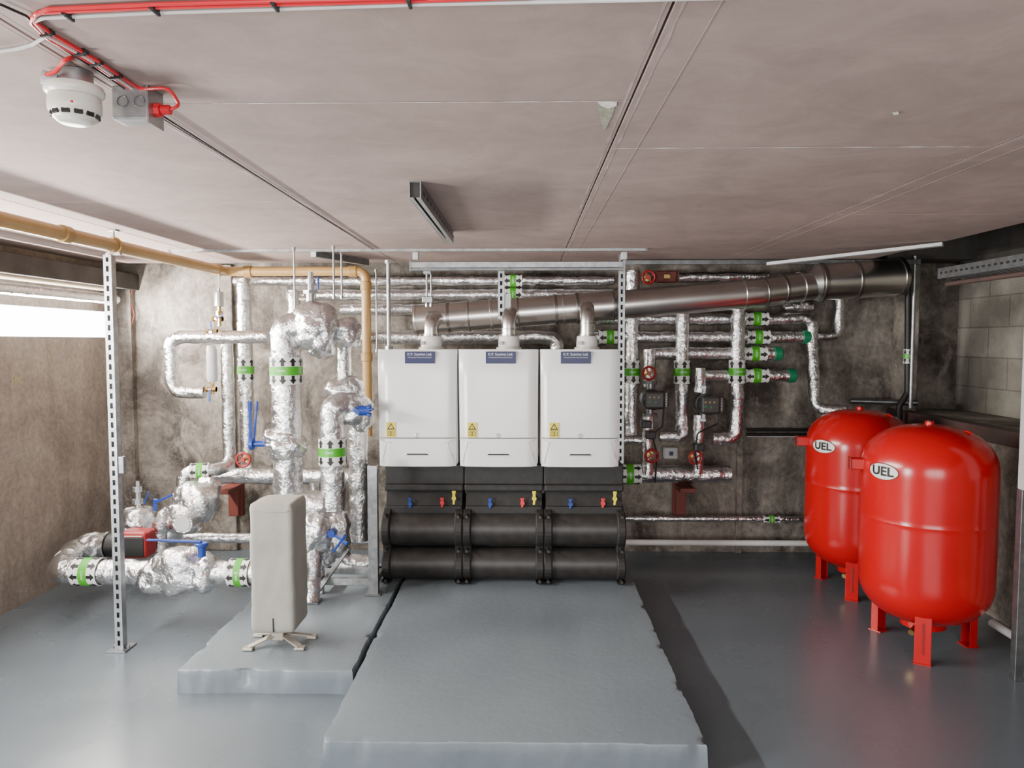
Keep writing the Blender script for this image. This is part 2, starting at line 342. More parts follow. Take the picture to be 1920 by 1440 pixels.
b=MB(); b.box((.1,1.85,ZT+.02),(7.0,8.1,.04),DARK); b.box((0,1.7,CEIL+.025),(4.75,7.3,.01),DARK); b.box((2.42,1.7,CEIL+.10),(.03,7.4,.17),BEAM); b.box((0,5.42,CEIL+.16),(6,.03,.28),BEAM); b.box((XRU-.04,1.8,2.32),(.08,7.5,.36),BEAM); b.box((2.95,5.45,2.34),(.8,.3,.28),BEAM); b.fin('trim_4',kind='structure')
# ---------------------------------------------------------------- plinths
def slab(name,x0,x1,y0,y1,h,label):
    b=MB(); nx=int((x1-x0)/.02); ny=int((y1-y0)/.02)
    def pt(i,j,z,out):
        x=x0+(x1-x0)*i/nx; y=y0+(y1-y0)*j/ny
        n=noise.noise_vector(Vector((x,y,z))*5); n2=noise.noise(Vector((x,y,z*.4))*26)
        ex=i in(0,nx); ey=j in(0,ny); chip=max(0,noise.noise(Vector((x*9,y*9,3)))-.22)*.07 if z>h*.5 else 0
        dx=(out if i==0 else -out if i==nx else 0); dy=(out if j==0 else -out if j==ny else 0)
        sx=1 if i==0 else -1; sy=1 if j==0 else -1
        X=x+dx+(n.x*.008+n2*.004+sx*chip if ex else 0); Y=y+dy+(n.y*.008+n2*.004+sy*chip if ey else 0)
        Z=z+(noise.noise(Vector((x,y,0))*2.2)*.0015+((n2*.002-chip*.6) if (ex or ey) else 0) if z>h*.5 else 0)
        return (X,Y,Z)
    vs=[];idx={}
    for j in range(ny+1):
        for i in range(nx+1):
            edge=i in(0,nx) or j in(0,ny); idx[i,j]=len(vs); vs.append(pt(i,j,h-(.001 if edge else 0),.003 if edge else 0))
    fs=[[idx[i,j],idx[i+1,j],idx[i+1,j+1],idx[i,j+1]] for j in range(ny) for i in range(nx)]
    ring=[(i,0) for i in range(nx)]+[(nx,j) for j in range(ny)]+[(i,ny) for i in range(nx,0,-1)]+[(0,j) for j in range(ny,0,-1)]
    prev=[idx[r] for r in ring]
    for z,o in((h-.008,.0),(h*.6,-.002),(h*.3,-.003),(0,-.004)):
        cur=[]
        for r in ring: cur.append(len(vs)); vs.append(pt(r[0],r[1],z,o))
        n=len(ring); fs+=[[prev[k],cur[k],cur[(k+1)%n],prev[(k+1)%n]] for k in range(n)]; prev=cur
    fs.append(prev[::-1]); b.add(vs,fs,PLINTH); b.fin(name,None,label,'concrete plinth',angle=35)
PH=.11
slab('equipment_plinth',-.77,.683,2.705,5.0,PH,'grey painted concrete plinth under the boiler manifold')
slab('equipment_plinth',-1.6,-.795,3.30,4.95,PH,'shorter grey painted concrete plinth under the pipework stand')
# ---------------------------------------------------------------- boilers
def boiler(cx):
    yf,zb,zt,w=4.56,.841,1.57,.500
    e=empty('boiler',(cx,4.8,zb),'white wall-hung gas boiler with yellow warning sticker and blue name sticker','boiler','row of white boilers')
    b=MB(); b.box((cx,4.83,(zb+zt)/2),(w-.004,.40,zt-zb-.004),WHITE,.012); b.fin('casing',e)
    def panel(z0,z1):
        b=MB(); nx,nz=14,6; vs=[];fs=[]; 
        for j in range(nz+1):
            z=z0+(z1-z0)*j/nz
            for i in range(nx+1):
                u=-1+2*i/nx; ww=w/2-.002-(.008*(1-(z-zb)/(zt-zb)))
                ed=.02*max(0,(abs(u)-.86)/.14)**2
                top=.02*max(0,(z-(zt-.06))/.06)**2
                vs.append((cx+u*ww,yf+.012*u*u+ed+top,z))
        n=len(vs); vs+=[(x,4.64,z) for x,y,z in vs]
        for j in range(nz):
            for i in range(nx):
                a=j*(nx+1)+i; fs.append([a,a+1,a+nx+2,a+nx+1])
        ring=[i for i in range(nx+1)]+[j*(nx+1)+nx for j in range(1,nz+1)]+[nz*(nx+1)+i for i in range(nx-1,-1,-1)]+[j*(nx+1) for j in range(nz-1,0,-1)]
        for a,c in zip(ring,ring[1:]+ring[:1]): fs.append([c,a,a+n,c+n])
        b.add(vs,fs,WHITE); return b
    zs=zb+.178
    panel(zs+.003,zt).fin('front_cover',e)
    b=panel(zb,zs-.003)
    for p0,p1 in(((-.19,zs-.028),(-.225,zb+.02)),((.19,zs-.028),(.225,zb+.02)),((-.19,zs-.028),(.19,zs-.028)),((-.19,zs-.028),(-.232,zs-.005)),((.19,zs-.028),(.232,zs-.005))):
        y=lambda x: yf+.012*(x/.25)**2+.02*max(0,(abs(x/.248)-.86)/.14)**2
        b.bar((cx+p0[0],y(p0[0])-.0003,p0[1]),(cx+p1[0],y(p1[0])-.0003,p1[1]),.003,.003,LGREY)
    lp=b.fin('lower_panel',e)
    b=MB(); b.box((cx,yf-.001,zb+.078),(.13,.006,.008),BLK,.002); b.box((cx,yf-.002,zb+.071),(.14,.006,.004),LGREY,.001); b.fin('grip_slot',lp,label='dark recessed grip slot')
    b=MB(); z=zs+.018; b.add([(cx-.012,yf-.001,z+.008),(cx+.012,yf-.001,z+.008),(cx,yf-.001,z-.012)],[[0,1,2]],LGREY); b.prof((cx,yf-.0005,z),(0,-1,0),[(.012,0),(.014,.001),(.014,.0015),(.012,.002)],CHROME,20); b.fin('badge',e,label='small grey maker badge')
    b=MB(); sx,sz=cx-.162,zb+.23; y=yf+.001; b.box((sx,y,sz),(.058,.006,.092),YEL,.001)
    yy=y-.0036
    b.add([(sx-.025,yy,sz+.002),(sx+.025,yy,sz+.002),(sx,yy,sz+.044)],[[0,1,2]],BLK); b.add([(sx-.015,yy-.0004,sz+.0085),(sx+.015,yy-.0004,sz+.0085),(sx,yy-.0004,sz+.033)],[[0,1,2]],YEL)
    b.text('!',.022,lambda x,zz:Vector((sx+x,yy-.0008,sz+.0170+zz)),BLK,bold=.0006)
    b.box((sx,yy,sz-.003),(.056,.001,.002),BLK)
    for k in(-1,1): b.box((sx+k*.011,yy,sz-.023),(.021,.0008,.028),BLK); b.box((sx+k*.011,yy-.0006,sz-.023),(.015,.0008,.022),YEL)
    for k in(-1,1):
        for j in range(3): b.box((sx+k*.011,yy-.0012,sz-.029+j*.006),(.010,.0006,.0018),BLK)
    b.fin('warning_sticker',e,label='yellow sticker with warning triangle and manual symbol')
    b=MB(); sx,sz=cx+.02,zt-.050; b.box((sx,yf+.008,sz),(.185,.02,.074),BLUED,.001); yy=yf-.0026
    b.text('K.P. Scanlon Ltd.',.0225,lambda x,z:Vector((sx+x,yy,sz+.020+z)),WPLAS); b.text('Mechanical Services Contractor',.0115,lambda x,z:Vector((sx+x,yy,sz+.001+z)),LGREY)
    b.fin('name_sticker',e,label='dark blue contractor sticker with white lettering')
    b=MB(); X=cx+.06; b.cyl((X,4.82,zt-.004),(X,4.82,zt+.012),.082,WPLAS,seg=28); b.cyl((X,4.82,zt+.012),(X,4.82,zt+.085),.07,WPLAS,.066,seg=28,bev=.004)
    b.cyl((X-.05,4.765,zt+.04),(X-.05,4.74,zt+.04),.012,LGREY); b.fin('flue_collar',e,label='white plastic flue adapter')
    b=MB(); b.box((cx+.13,4.60,zt+.0005),(.07,.03,.002),BLK); b.fin('casing_clip',e)
    return e
BX=[-.672,-.167,.341]
b1=boiler(BX[0])
b2=copy_thing(b1,(BX[1]-BX[0],0,0)); b3=copy_thing(b1,(BX[2]-BX[0],0,0))
for bo,dx in((b2,-.005),(b3,-.05)):
    for ch in bo.children:
        if ch.name.startswith('name_sticker'): ch.location.x+=dx
# ---------------------------------------------------------------- flue header
FD=5.1
hp=[P(777,600,FD),P(1150,573,FD),P(1425,549,5.14),P(1535,533,5.2)]
FH=empty('flue_header',(hp[1].x,FD,hp[1].z-.1),'sloping stainless steel flue header above the boilers','flue pipe')
b=MB(); b.tube(hp,.1,STEEL,bend=.25,seg=32); b.fin('header_tube',FH)
b=MB(); e0=P(1530,530,5.2); e1=P(1690,519,5.22); b.tube([e0,e1],.128,STEEL,seg=32); b.cyl(e0-(e1-e0).normalized()*.05,e0,.10,STEEL,.128,seg=32); b.fin('header_tube',FH,label='wider steel section at the end')
def hpos(t):
    for p,q in zip(hp,hp[1:]):
        if p.x<=t<=q.x: return p.lerp(q,(t-p.x)/(q.x-p.x)),(q-p).normalized()
    return hp[-1],(hp[-1]-hp[-2]).normalized()
for k,px in enumerate((782,842,880,922,972,1042,1056,1082,1148,1395,1432,1470,1505)):
    c,a=hpos(P(px,580,5.12).x); w=.010 if k%2 else .006; b=MB(); b.cyl(c-a*w,c+a*w,.107,STEELB if k%3 else STEEL,seg=32,bev=.002); b.fin('joint_band',FH,label='clamp band')
for t,w in((.05,.015),(.45,.010),(.97,.015)):
    c=e0.lerp(e1,t); a=(e1-e0).normalized(); b=MB(); b.cyl(c-a*w,c+a*w,.135,STEELB,seg=32,bev=.002); b.fin('joint_band',FH,label='clamp band')
for cx in BX:
    X=cx+.06; c,a=hpos(X+.02); b=MB(); zc=c.z-.02
    b.tube([(X,4.82,1.64),(X,4.82,zc),(X+.015,5.03,zc+.01)],.048,STEEL,bend=.09,seg=24)
    b.cyl((X,4.82,1.645),(X,4.82,1.665),.055,STEELB,seg=24); b.cyl((X,4.82,zc-.1),(X,4.82,zc-.09),.053,STEELB,seg=24); b.fin('flue_elbow',FH,label='steel elbow dropping to a boiler')
# ---------------------------------------------------------------- manifold modules
def module(cx):
    e=empty('manifold_module',(cx,4.75,PH),'black insulated pipe manifold section below a boiler','boiler manifold','black manifold sections')
    w=.505
    b=MB(); b.box((cx,4.83,.775),(w-.002,.36,.13),BLACK,.008); b.box((cx,4.80,.695),(w-.004,.37,.045),BLACK,.012)
    x0,x1=cx-w/2+.012,cx+w/2-.012; b.add([(x0,4.61,.575),(x1,4.61,.575),(x1,4.66,.68),(x0,4.66,.68),(x0,4.9,.575),(x1,4.9,.575),(x1,4.9,.68),(x0,4.9,.68)],[[0,1,2,3],[1,5,6,2],[4,0,3,7],[0,4,5,1],[3,2,6,7],[5,4,7,6]],BLACK)
    b.box((cx,4.77,.555),(w-.02,.34,.06),BLACK,.01); b.box((cx,4.82,.33),(w-.02,.26,.44),BLACK,.01); b.fin('insulation_housing',e)
    for zc,r in((.438,.106),(.215,.101)):
        b=MB(); L=w-.04; n=1; xs=cx-L/2
        pr=[(0,0),(r+.006,0),(r+.006,.02),(r,.026),(r,L-.026),(r+.006,L-.02),(r+.006,L),(0,L)]
        b.prof((xs,4.63,zc),(1,0,0),pr,BLACKG,44)
        b.fin('header_pipe',e,label='satin black moulded header shell')
    for k in(-1,1):
        b=MB(); X=cx+k*(w/2-.026); h=.0255
        ol=[(4.95,PH),(4.53,PH),(4.495,.13)]
        for i in range(11):
            t=math.radians(-62+124*i/10); ol.append((4.63-.138*math.cos(t),.215+.1*math.sin(t)))
        for i in range(13):
            t=math.radians(-55+140*i/12); ol.append((4.64-.153*math.cos(t),.445+.125*math.sin(t)))
        ol+=[(4.72,.60),(4.95,.60)]
        n=len(ol); b.cur=False; g=.007
        def ins(y,z): return (y+(4.75-y)*.035,z+(.35-z)*.02)
        vs=[(X-h,*ins(y,z)) for y,z in ol]+[(X-h+g,y,z) for y,z in ol]+[(X+h-g,y,z) for y,z in ol]+[(X+h,*ins(y,z)) for y,z in ol]
        fs=[list(range(n)),list(range(3*n,4*n))[::-1]]
        for q in range(3): fs+=[[q*n+i,(q+1)*n+i,(q+1)*n+(i+1)%n,q*n+(i+1)%n] for i in range(n)]
        b.add(vs,fs,BLACK); b.cur=True
        for z in(.135,.325,.54): b.cyl((X,4.60,z),(X,4.492,z),.010,BLACKG,seg=6)
        b.fin('end_flange',e)
    for dx,dz,mt,nm,hh in((-.085,.60,BLUE,'blue butterfly valve handle',.055),(.118,.605,REDC,'red butterfly valve handle',.05),(.192,.635,YEL,'yellow lever valve handle',.075)):
        b=MB(); X=cx+dx; b.cyl((X,4.70,dz),(X,4.595,dz),.010,CHROME,seg=12); b.cyl((X,4.605,dz),(X,4.59,dz),.014,mt,seg=14)
        b.box((X,4.594,dz+hh*.28),(.018,.008,hh*.55),mt,.003); b.box((X,4.594,dz-hh*.28),(.014,.008,hh*.5),mt,.003,Euler((0,.15,0))); b.box((X,4.594,dz+hh*.52),(.024,.008,.016),mt,.003)
        b.fin('valve_handle',e,label=nm)
    return e
m1=module(-.64); copy_thing(m1,(.505,0,0)); copy_thing(m1,(1.01,0,0))
# ---------------------------------------------------------------- flow label
def flow_label(parent,c,a,r,L=.165,txt='LTHW'):
    b=MB(); c=Vector(c); a=Vector(a).normalized(); 
    if a.z<-.5 or a.x<-.5: a=-a
    u,w=basis(a); r+=.004; seg=28
    def mp(th,h,rr): return c+a*h+(u*math.cos(th)+w*math.sin(th))*rr
    def sleeve(h0,h1,rr,m):
        vs=[mp(2*math.pi*i/seg,h,rr) for h in(h0,h1) for i in range(seg)]; vs2=[mp(2*math.pi*i/seg,h,rr-.003) for h in(h0,h1) for i in range(seg)]
        b.add(vs+vs2,[[i,(i+1)%seg,seg+(i+1)%seg,seg+i] for i in range(seg)]+[[i,(i+1)%seg,2*seg+(i+1)%seg,2*seg+i] for i in range(seg)]+[[seg+i,seg+(i+1)%seg,3*seg+(i+1)%seg,3*seg+i] for i in range(seg)],m)
    sleeve(-L/2,L/2,r,WPLAS); sleeve(-L*.16,L*.16,r+.0012,GREEN)
    n=max(5,int(2*math.pi*r/.058)); q=r+.0018
    for i in range(n):
        t=2*math.pi*i/n+.1
        for k in(-1,1):
            h0=k*L*.32;h1=k*L*.485; dw=.022/r; b.add([mp(t-dw,h0,q),mp(t,h0,q+.0006),mp(t+dw,h0,q),mp(t,h1,q)],[[0,1,3],[1,2,3]],BLK)
            hs=k*L*.175; ds=.0095/r; b.add([mp(t-ds,h0,q),mp(t+ds,h0,q),mp(t+ds,hs,q),mp(t-ds,hs,q)],[[0,1,2,3]],BLK)
    for t0 in(0,2*math.pi/3,4*math.pi/3):
        b.text(txt,min(.018,L*.15),lambda x,y:mp(t0+x/r,y,r+.002),WHITE)
    b.fin('flow_label',parent,label='white and green flow marker band with black arrows')
FL='silver foil-wrapped insulated pipe'
def fpipe(pts,dia,label=None,labels=(),nz=.004,bend=None,name='insulated_pipe'):
    pts=run(*pts); b=MB(); b.tube(pts,dia/2,FOIL,nz=nz,seg=20,bend=bend if bend else dia*1.0,nsc=20,step=.020)
    for p,q in zip(pts,pts[1:]):
        L=(q-p).length; n=int(L/.42)
        for k in range(1,n+1):
            c=p.lerp(q,k/(n+1)); a=(q-p).normalized(); b.tube([c-a*.03,c+a*.03],dia/2+.003,FOIL,nz=.002,seg=18,step=.015)
    o=b.fin(name,None,label or FL,'pipe',angle=70)
    for (i,t,*x) in labels:
        p,q=pts[i],pts[i+1]; flow_label(o,p.lerp(q,t),q-p,dia/2+nz,*(x or []))
    return o,pts
D=5.42
fpipe([(440,527,D),(1150,525,D)],.075,'long foil-wrapped pipe high on the back wall',[(0,.737,.13)]); fpipe([(540,553,D),(1150,551,D)],.085,'long foil-wrapped pipe beneath the top run',[(0,.693,.13)])
fpipe([(640,580,D),(905,578,D)],.085); fpipe([(660,632,5.3),(1000,628,5.3),(1045,640,5.3),(1045,700,5.3)],.1,'foil-wrapped pipe bending down behind the boilers')
fpipe([(457,522,5.3),(457,880,5.3)],.1,'tall foil-wrapped riser with flow marker',[(0,.475)])
fpipe([(551,545,5.3),(551,860,5.3)],.085,'slim foil-wrapped riser against the concrete wall',[(0,.47)])
fpipe([(503,632,4.95),(320,632,4.95),(320,735,4.95),(384,728,4.95)],.088,'foil-wrapped pipe looping outward and down')
fpipe([(425,640,5.15),(425,872,5.15),(400,887,4.95),(342,887,4.9),(339,962,4.9)],.085,'foil-wrapped dropper with bends and flow marker',[(2,.5,.12)])
fpipe([(405,892,5.25),(697,888,5.25)],.115,'low horizontal foil-wrapped pipe'); fpipe([(290,1008,5.0),(700,1010,5.0)],.07)
# thick risers in front
o,p=fpipe([(575,612,4.4),(535,612,4.4),(535,946,4.4),(612,950,4.4)],.172,'thick foil-wrapped riser with flow marker',[(1,.245,.16)],nz=.006,bend=.15)
b=MB(); b.blob(P(537,838,4.4),(.116,.112,.078),FOIL,.012); b.fin('wrapped_flange',o,label='bulky foil-wrapped flange',angle=70)
o,p=fpipe([(662,757,4.5),(622,757,4.4),(619,955,4.4)],.145,'foil-wrapped riser turning toward a valve',[(1,.44,.16)],nz=.006,bend=.12)
o2,_=fpipe([(617,955,4.42),(590,985,4.3),(585,1060,4.25),(577,1128,4.2)],.10,'foil-wrapped pipe dropping to the plinth',nz=.007)
b=MB(); b.blob(P(592,1000,4.28),(.085,.08,.115),FOIL,.013); b.fin('wrapped_elbow',o2,label='bulky foil-wrapped elbow',angle=70)
fpipe([(671,785,4.75),(671,1012,4.75)],.125,'foil-wrapped pipe beside the steel stand',nz=.007)
fpipe([(645,652,4.55),(648,770,4.55)],.085,nz=.005)
fpipe([(618,965,4.6),(640,1000,4.6),(640,1055,4.6),(697,1056,4.6)],.11,'foil-wrapped bend entering the manifold',nz=.006)
fpipe([(590,905,4.75),(590,955,4.75)],.07)
fpipe([(600,1055,4.35),(600,1110,4.35)],.05)
def wvalve(blobs,label,extra=None):
    b=MB()
    for (px,py,d),r in blobs: b.blob(P(px,py,d),[x*.97 for x in r],FOIL,.012,14)
    o=b.fin('wrapped_valve',None,label,'valve',angle=70)
    if extra: extra(o)
    return o
def lever(parent,p0,p1,w=.022,hub=True,m=BLUE,name='lever_handle'):
    b=MB(); p0=Vector(p0);p1=Vector(p1); b.bar(p0,p1,w,.010,m,.003,up=Vector((0,1,0)))
    b.bar(p0.lerp(p1,.75),p1,w*1.25,.016,m,.005,up=Vector((0,1,0)))
    if hub: b.cyl(p0-Vector((0,.02,0)),p0+Vector((0,.03,0)),.022,m,seg=16)
    b.fin(name,parent,label='blue lever handle' if m is BLUE else None)
def topvalve(o):
    c=P(583,560,4.45); b=MB(); b.cyl(c-Vector((0,0,.05)),c+Vector((0,0,.03)),.03,CHROME,seg=16); b.cyl(c+Vector((0,0,.03)),c+Vector((0,0,.05)),.045,GALV,seg=6); b.cyl(c+Vector((0,0,.05)),c+Vector((0,0,.13)),.02,CHROME,seg=14); b.cyl(c+Vector((0,0,.09)),c+Vector((0,0,.115)),.03,GALV,seg=8); b.cyl(c+Vector((0,0,.13)),c+Vector((0,0,.16)),.016,CHROME,seg=12); b.cyl(c-Vector((.07,0,0)),c,.014,CHROME,seg=10)
    b.fin('air_vent_valve',o,label='bright metal vent valve'); lever(o,c+Vector((.05,-.02,.05)),c+Vector((.052,-.02,.13)),.010,False)
wvalve([((590,612,4.42),(.125,.13,.15)),((606,620,4.42),(.085,.12,.17)),((590,652,4.42),(.04,.05,.055)),((650,625,4.5),(.08,.08,.09))],'bulky foil-wrapped valve with a bright metal vent on top',topvalve)
def vv(o):
    c=P(648,660,4.55); b=MB(); b.cyl(c-Vector((0,0,.12)),c+Vector((0,0,.05)),.018,CHROME,seg=14); b.cyl(c-Vector((0,0,.05)),c-Vector((0,0,.02)),.032,GALV,seg=8); b.cyl(c+Vector((0,0,.0)),c+Vector((0,0,.02)),.03,GALV,seg=8); b.fin('air_vent_valve',o,label='bright metal vent valve')
    g=P(680,770,4.42); b=MB(); b.cyl(g-Vector((.02,0,0)),g+Vector((.04,0,0)),.03,BLUE,seg=18); 
    for k in range(8):
        t=k*math.pi/4; b.box(g+Vector((.04,.03*math.cos(t),.03*math.sin(t))),(.02,.014,.014),BLUE,.003)
    b.bar(g+Vector((-.03,-.02,.0)),g+Vector((.07,-.02,.012)),.03,.012,BLUE,.003); b.bar(g+Vector((-.05,-.02,.01)),g+Vector((-.01,-.02,-.01)),.02,.03,BLUE,.003); b.fin('gear_handle',o,label='blue gear operator')
wvalve([((648,730,4.55),(.12,.1,.08)),((655,768,4.5),(.11,.1,.10)),((678,775,4.6),(.07,.08,.12))],'foil-wrapped valve with blue gear handle',vv)
def ml(o):
    h=P(485,832,4.36); b=MB(); b.cyl(h-Vector((.03,0,0)),h+Vector((.09,0,0)),.018,BLUE,seg=16); b.prof(h-Vector((.03,0,0)),(-1,0,0),[(.0,0),(.036,0),(.036,.02),(.02,.03),(0,.03)],BLUE,18); b.fin('valve_hub',o,label='blue valve hub'); lever(o,h+Vector((-.045,-.01,.02)),P(468,752,4.3),.018,False); lever(o,h+Vector((-.035,.02,.02)),P(482,752,4.38),.013,False)
wvalve([((530,818,4.4),(.105,.1,.05))],'foil-wrapped flange with long blue lever',ml)
wvalve([((632,998,4.4),(.08,.09,.15)),((610,1030,4.35),(.065,.07,.1))],'low foil-wrapped valve with blue lever',lambda o:(lever(o,P(622,1000,4.25),P(652,1020,4.2),.018),lever(o,P(625,1035,4.25),P(648,1003,4.2),.014,False)))
def g1(o):
    c=P(258,930,4.75); b=MB(); b.cyl(c-Vector((0,0,.09)),c+Vector((0,0,.05)),.022,CHROME,seg=16); b.cyl(c-Vector((0,0,.05)),c-Vector((0,0,.02)),.035,GALV,seg=8); b.cyl(c+Vector((0,0,.03)),c+Vector((0,0,.06)),.03,GALV,seg=8); b.cyl(c+Vector((0,0,.06)),c+Vector((0,0,.10)),.015,CHROME,seg=12); b.fin('air_vent_valve',o,label='bright metal vent valve'); lever(o,c+Vector((.05,-.02,-.05)),c+Vector((.085,-.02,.03)),.009,False)
wvalve([((260,978,4.75),(.11,.11,.11)),((262,1005,4.75),(.12,.1,.06)),((318,985,4.78),(.09,.09,.12))],'foil-wrapped fitting topped with a metal vent',g1)
wvalve([((368,942,4.8),(.145,.12,.14)),((345,970,4.75),(.12,.1,.11)),((390,915,4.9),(.08,.08,.08))],'large foil-wrapped valve body with blue lever',lambda o:(lever(o,P(290,943,4.65),P(322,928,4.6),.014,False),lever(o,P(290,958,4.65),P(292,935,4.65),.026,False)))
b=MB(); c=P(342,982,4.58); b.cyl(c+Vector((0,.12,0)),c,.066,FOIL,seg=30,bev=.004); b.cyl(c,c-Vector((0,.006,0)),.05,LGREY,seg=30,bev=.002); b.fin('pipe_end',None,'capped foil-wrapped pipe end with grey disc','pipe')
fpipe([(300,975,4.7),(300,1030,4.7)],.11,'short vertical foil-wrapped pipe section',nz=.006)
o,p=fpipe([(560,1074,4.15),(112,1080,4.15),(140,1040,4.62),(205,1032,4.66)],.138,'thick low foil-wrapped pipe running above the floor',[(0,.875,.15),(0,.24,.12)],nz=.006,bend=.11)
b=MB(); b.blob(P(338,1070,4.15),(.175,.115,.13),FOIL,.015,13); b.blob(P(298,1080,4.15),(.09,.11,.10),FOIL,.013,14); b.blob(P(385,1072,4.15),(.07,.1,.105),FOIL,.013,14)
b.fin('wrapped_valve',o,label='bulky foil-wrapped valve body',angle=70)
c=P(378,1024,4.08); b=MB(); b.cyl(c-Vector((0,0,.06)),c+Vector((0,0,.015)),.022,BLUE,seg=18); b.cyl(c+Vector((0,0,.0)),c+Vector((0,0,.02)),.036,BLUE,seg=18,bev=.004); b.bar(c+Vector((0,0,.025)),c+Vector((-.30,-.02,.04)),.024,.010,BLUE,.003); b.fin('lever_handle',o,label='long blue lever handle')
# low pump
e=empty('circulator_pump',P(255,1050,4.6),'red and black circulator pump on foil-wrapped pipework','pump')
c=P(262,1022,4.58); b=MB(); b.box(c+Vector((0,-.02,.02)),(.17,.13,.17),REDV,.02,seg=3); b.box(c+Vector((0,-.088,.01)),(.14,.01,.12),BLK,.004); b.box(c+Vector((.01,-.092,.08)),(.11,.006,.006),LGREY); b.fin('control_head',e,label='dark red control housing')
b=MB(); b.cyl(c+Vector((-.20,0,0)),c+Vector((-.08,0,0)),.075,BLK,seg=28,bev=.01); b.cyl(c+Vector((-.23,0,0)),c+Vector((-.20,0,0)),.085,CHROME,seg=28,bev=.006); b.fin('motor_body',e,label='black motor body')
b=MB(); b.blob(P(175,1025,4.64),(.10,.10,.085),FOIL,.010); b.fin('pump_volute',e,angle=70)
b=MB(); c=P(411,575,5.0); b.cyl(c,c+Vector((0,0,.10)),.032,CHROME,seg=20,bev=.004); b.cyl(c-Vector((0,0,.13)),c,.012,BRASS,seg=12); b.cyl(c+Vector((0,0,.1)),c+Vector((0,0,.125)),.008,GALV,seg=10); b.cyl(c-Vector((0,0,.06)),c-Vector((0,0,.03)),.022,BRASS,seg=6); b.fin('air_vent',None,'cylindrical metal automatic air vent on a pipe','air vent')
b=MB(); c=P(398,705,5.1); b.prof(c-Vector((0,0,.04)),(0,0,1),[(0,0),(.028,.0),(.036,.02),(.036,.22),(.028,.25),(0,.255)],LGREY,24)
b.cyl(c-Vector((0,0,.13)),c-Vector((0,0,.03)),.012,BRASS,seg=12); b.fin('dosing_vessel',None,'slim grey cylindrical vessel beside foil-wrapped risers','vessel')
def bvalve(px,py,d,dz,m=BLUE):
    c=P(px,py,d); b=MB(); b.cyl(c-Vector((.035,0,0)),c+Vector((.035,0,0)),.016,BRASS,seg=12); b.cyl(c,c-Vector((0,.03,0)),.01,CHROME,seg=10); b.cyl(c-Vector((.035,0,0)),c-Vector((.02,0,0)),.021,BRASS,seg=6); b.cyl(c+Vector((.02,0,0)),c+Vector((.035,0,0)),.021,BRASS,seg=6)
    o=b.fin('ball_valve',None,'small brass ball valve with blue lever','valve'); b=MB(); b.bar(c-Vector((0,.03,0)),c+Vector((dz[0],-.03,dz[1])),.014,.006,m,.002,up=Vector((0,1,0))); b.fin('lever_handle',o,label='blue lever handle')
bvalve(398,622,4.93,(0,.07)); bvalve(396,730,4.95,(0,-.08)); bvalve(408,598,5.02,(.05,.03))
def wheelvalve(px,py,d,R=.05,ax=(0,-1,0),label='red handwheel gate valve on foil-wrapped pipework'):
    c=P(px,py,d); a=Vector(ax); b=MB(); b.cyl(c+a*-.10,c,.013,BRASS,seg=12); b.cyl(c+a*-.10,c+a*-.05,.026,BRASS,seg=8); o=b.fin('gate_valve',None,label,'valve')
    b=MB(); b.torus(c,a,R,.008,REDV); u,w=basis(a)
    for k in range(4):
        t=k*math.pi/2+.5; b.bar(c,c+(u*math.cos(t)+w*math.sin(t))*R,.012,.008,REDV,.002)
    b.cyl(c-a*.012,c+a*.014,.014,REDV,seg=14); b.fin('handwheel',o,label='red handwheel')
wheelvalve(456,862,5.12,.048)
# ---------------------------------------------------------------- right wall pipes
D=5.4
fpipe([(1186,508,D),(1186,822,D)],.105,'tall foil-wrapped riser with flow marker beside boiler',[(0,.6)])
fpipe([(1280,588,5.3),(1280,806,5.3)],.1,'foil-wrapped riser with flow marker',[(0,.5)])
fpipe([(1384,580,5.3),(1384,822,5.3),(1335,826,5.3)],.1,'foil-wrapped riser with flow marker and bottom bend',[(0,.48)])
fpipe([(1110,598,D),(1523,594,D),(1528,640,D),(1528,768,5.3),(1588,768,5.2)],.085,'foil-wrapped pipe stepping down toward the red tanks',[(0,.745)])
def cap(o,c,dia):
    b=MB(); b.cyl(c-Vector((.01,0,0)),c+Vector((.05,0,0)),dia/2+.006,GREENC,seg=26,bev=.008); b.cyl(c+Vector((.05,0,0)),c+Vector((.06,0,0)),dia/2-.015,GREENC,seg=26); b.fin('end_cap',o,label='green plastic end cap')
for pts,dia,lb in(([(1112,632,D),(1505,630,D)],.09,[(0,.785),(0,.08)]),([(1218,663,5.35),(1452,661,5.35)],.09,[(0,.84)]),([(1300,704,5.35),(1478,702,5.35)],.09,[(0,.66)])):
    o,p=fpipe(pts,dia,'horizontal foil-wrapped pipe with green end cap',lb); cap(o,p[-1],dia)
fpipe([(1505,631,5.5),(1572,631,5.5),(1572,560,5.5)],.08,'foil-wrapped pipe turning upward at the wall')
fpipe([(1272,520,5.45),(1440,518,5.45)],.075); fpipe([(1218,655,5.3),(1214,725,5.3)],.085)
fpipe([(1172,889,5.3),(1368,889,5.3)],.125,'low foil-wrapped header on the back wall',[(0,.04)],nz=.006)
fpipe([(1215,775,5.25),(1215,890,5.25)],.075,nz=.005); fpipe([(1313,690,5.25),(1313,735,5.25)],.08); fpipe([(1310,778,5.25),(1310,888,5.25)],.075,nz=.005)
fpipe([(1236,818,5.3),(1280,818,5.3),(1280,800,5.3)],.085,nz=.005); fpipe([(1168,825,5.3),(1215,825,5.3)],.07)
fpipe([(1170,972,5.45),(1515,973,5.45)],.045,'thin metal-clad pipe low on the back wall',[(0,.80,.12)],nz=.001)
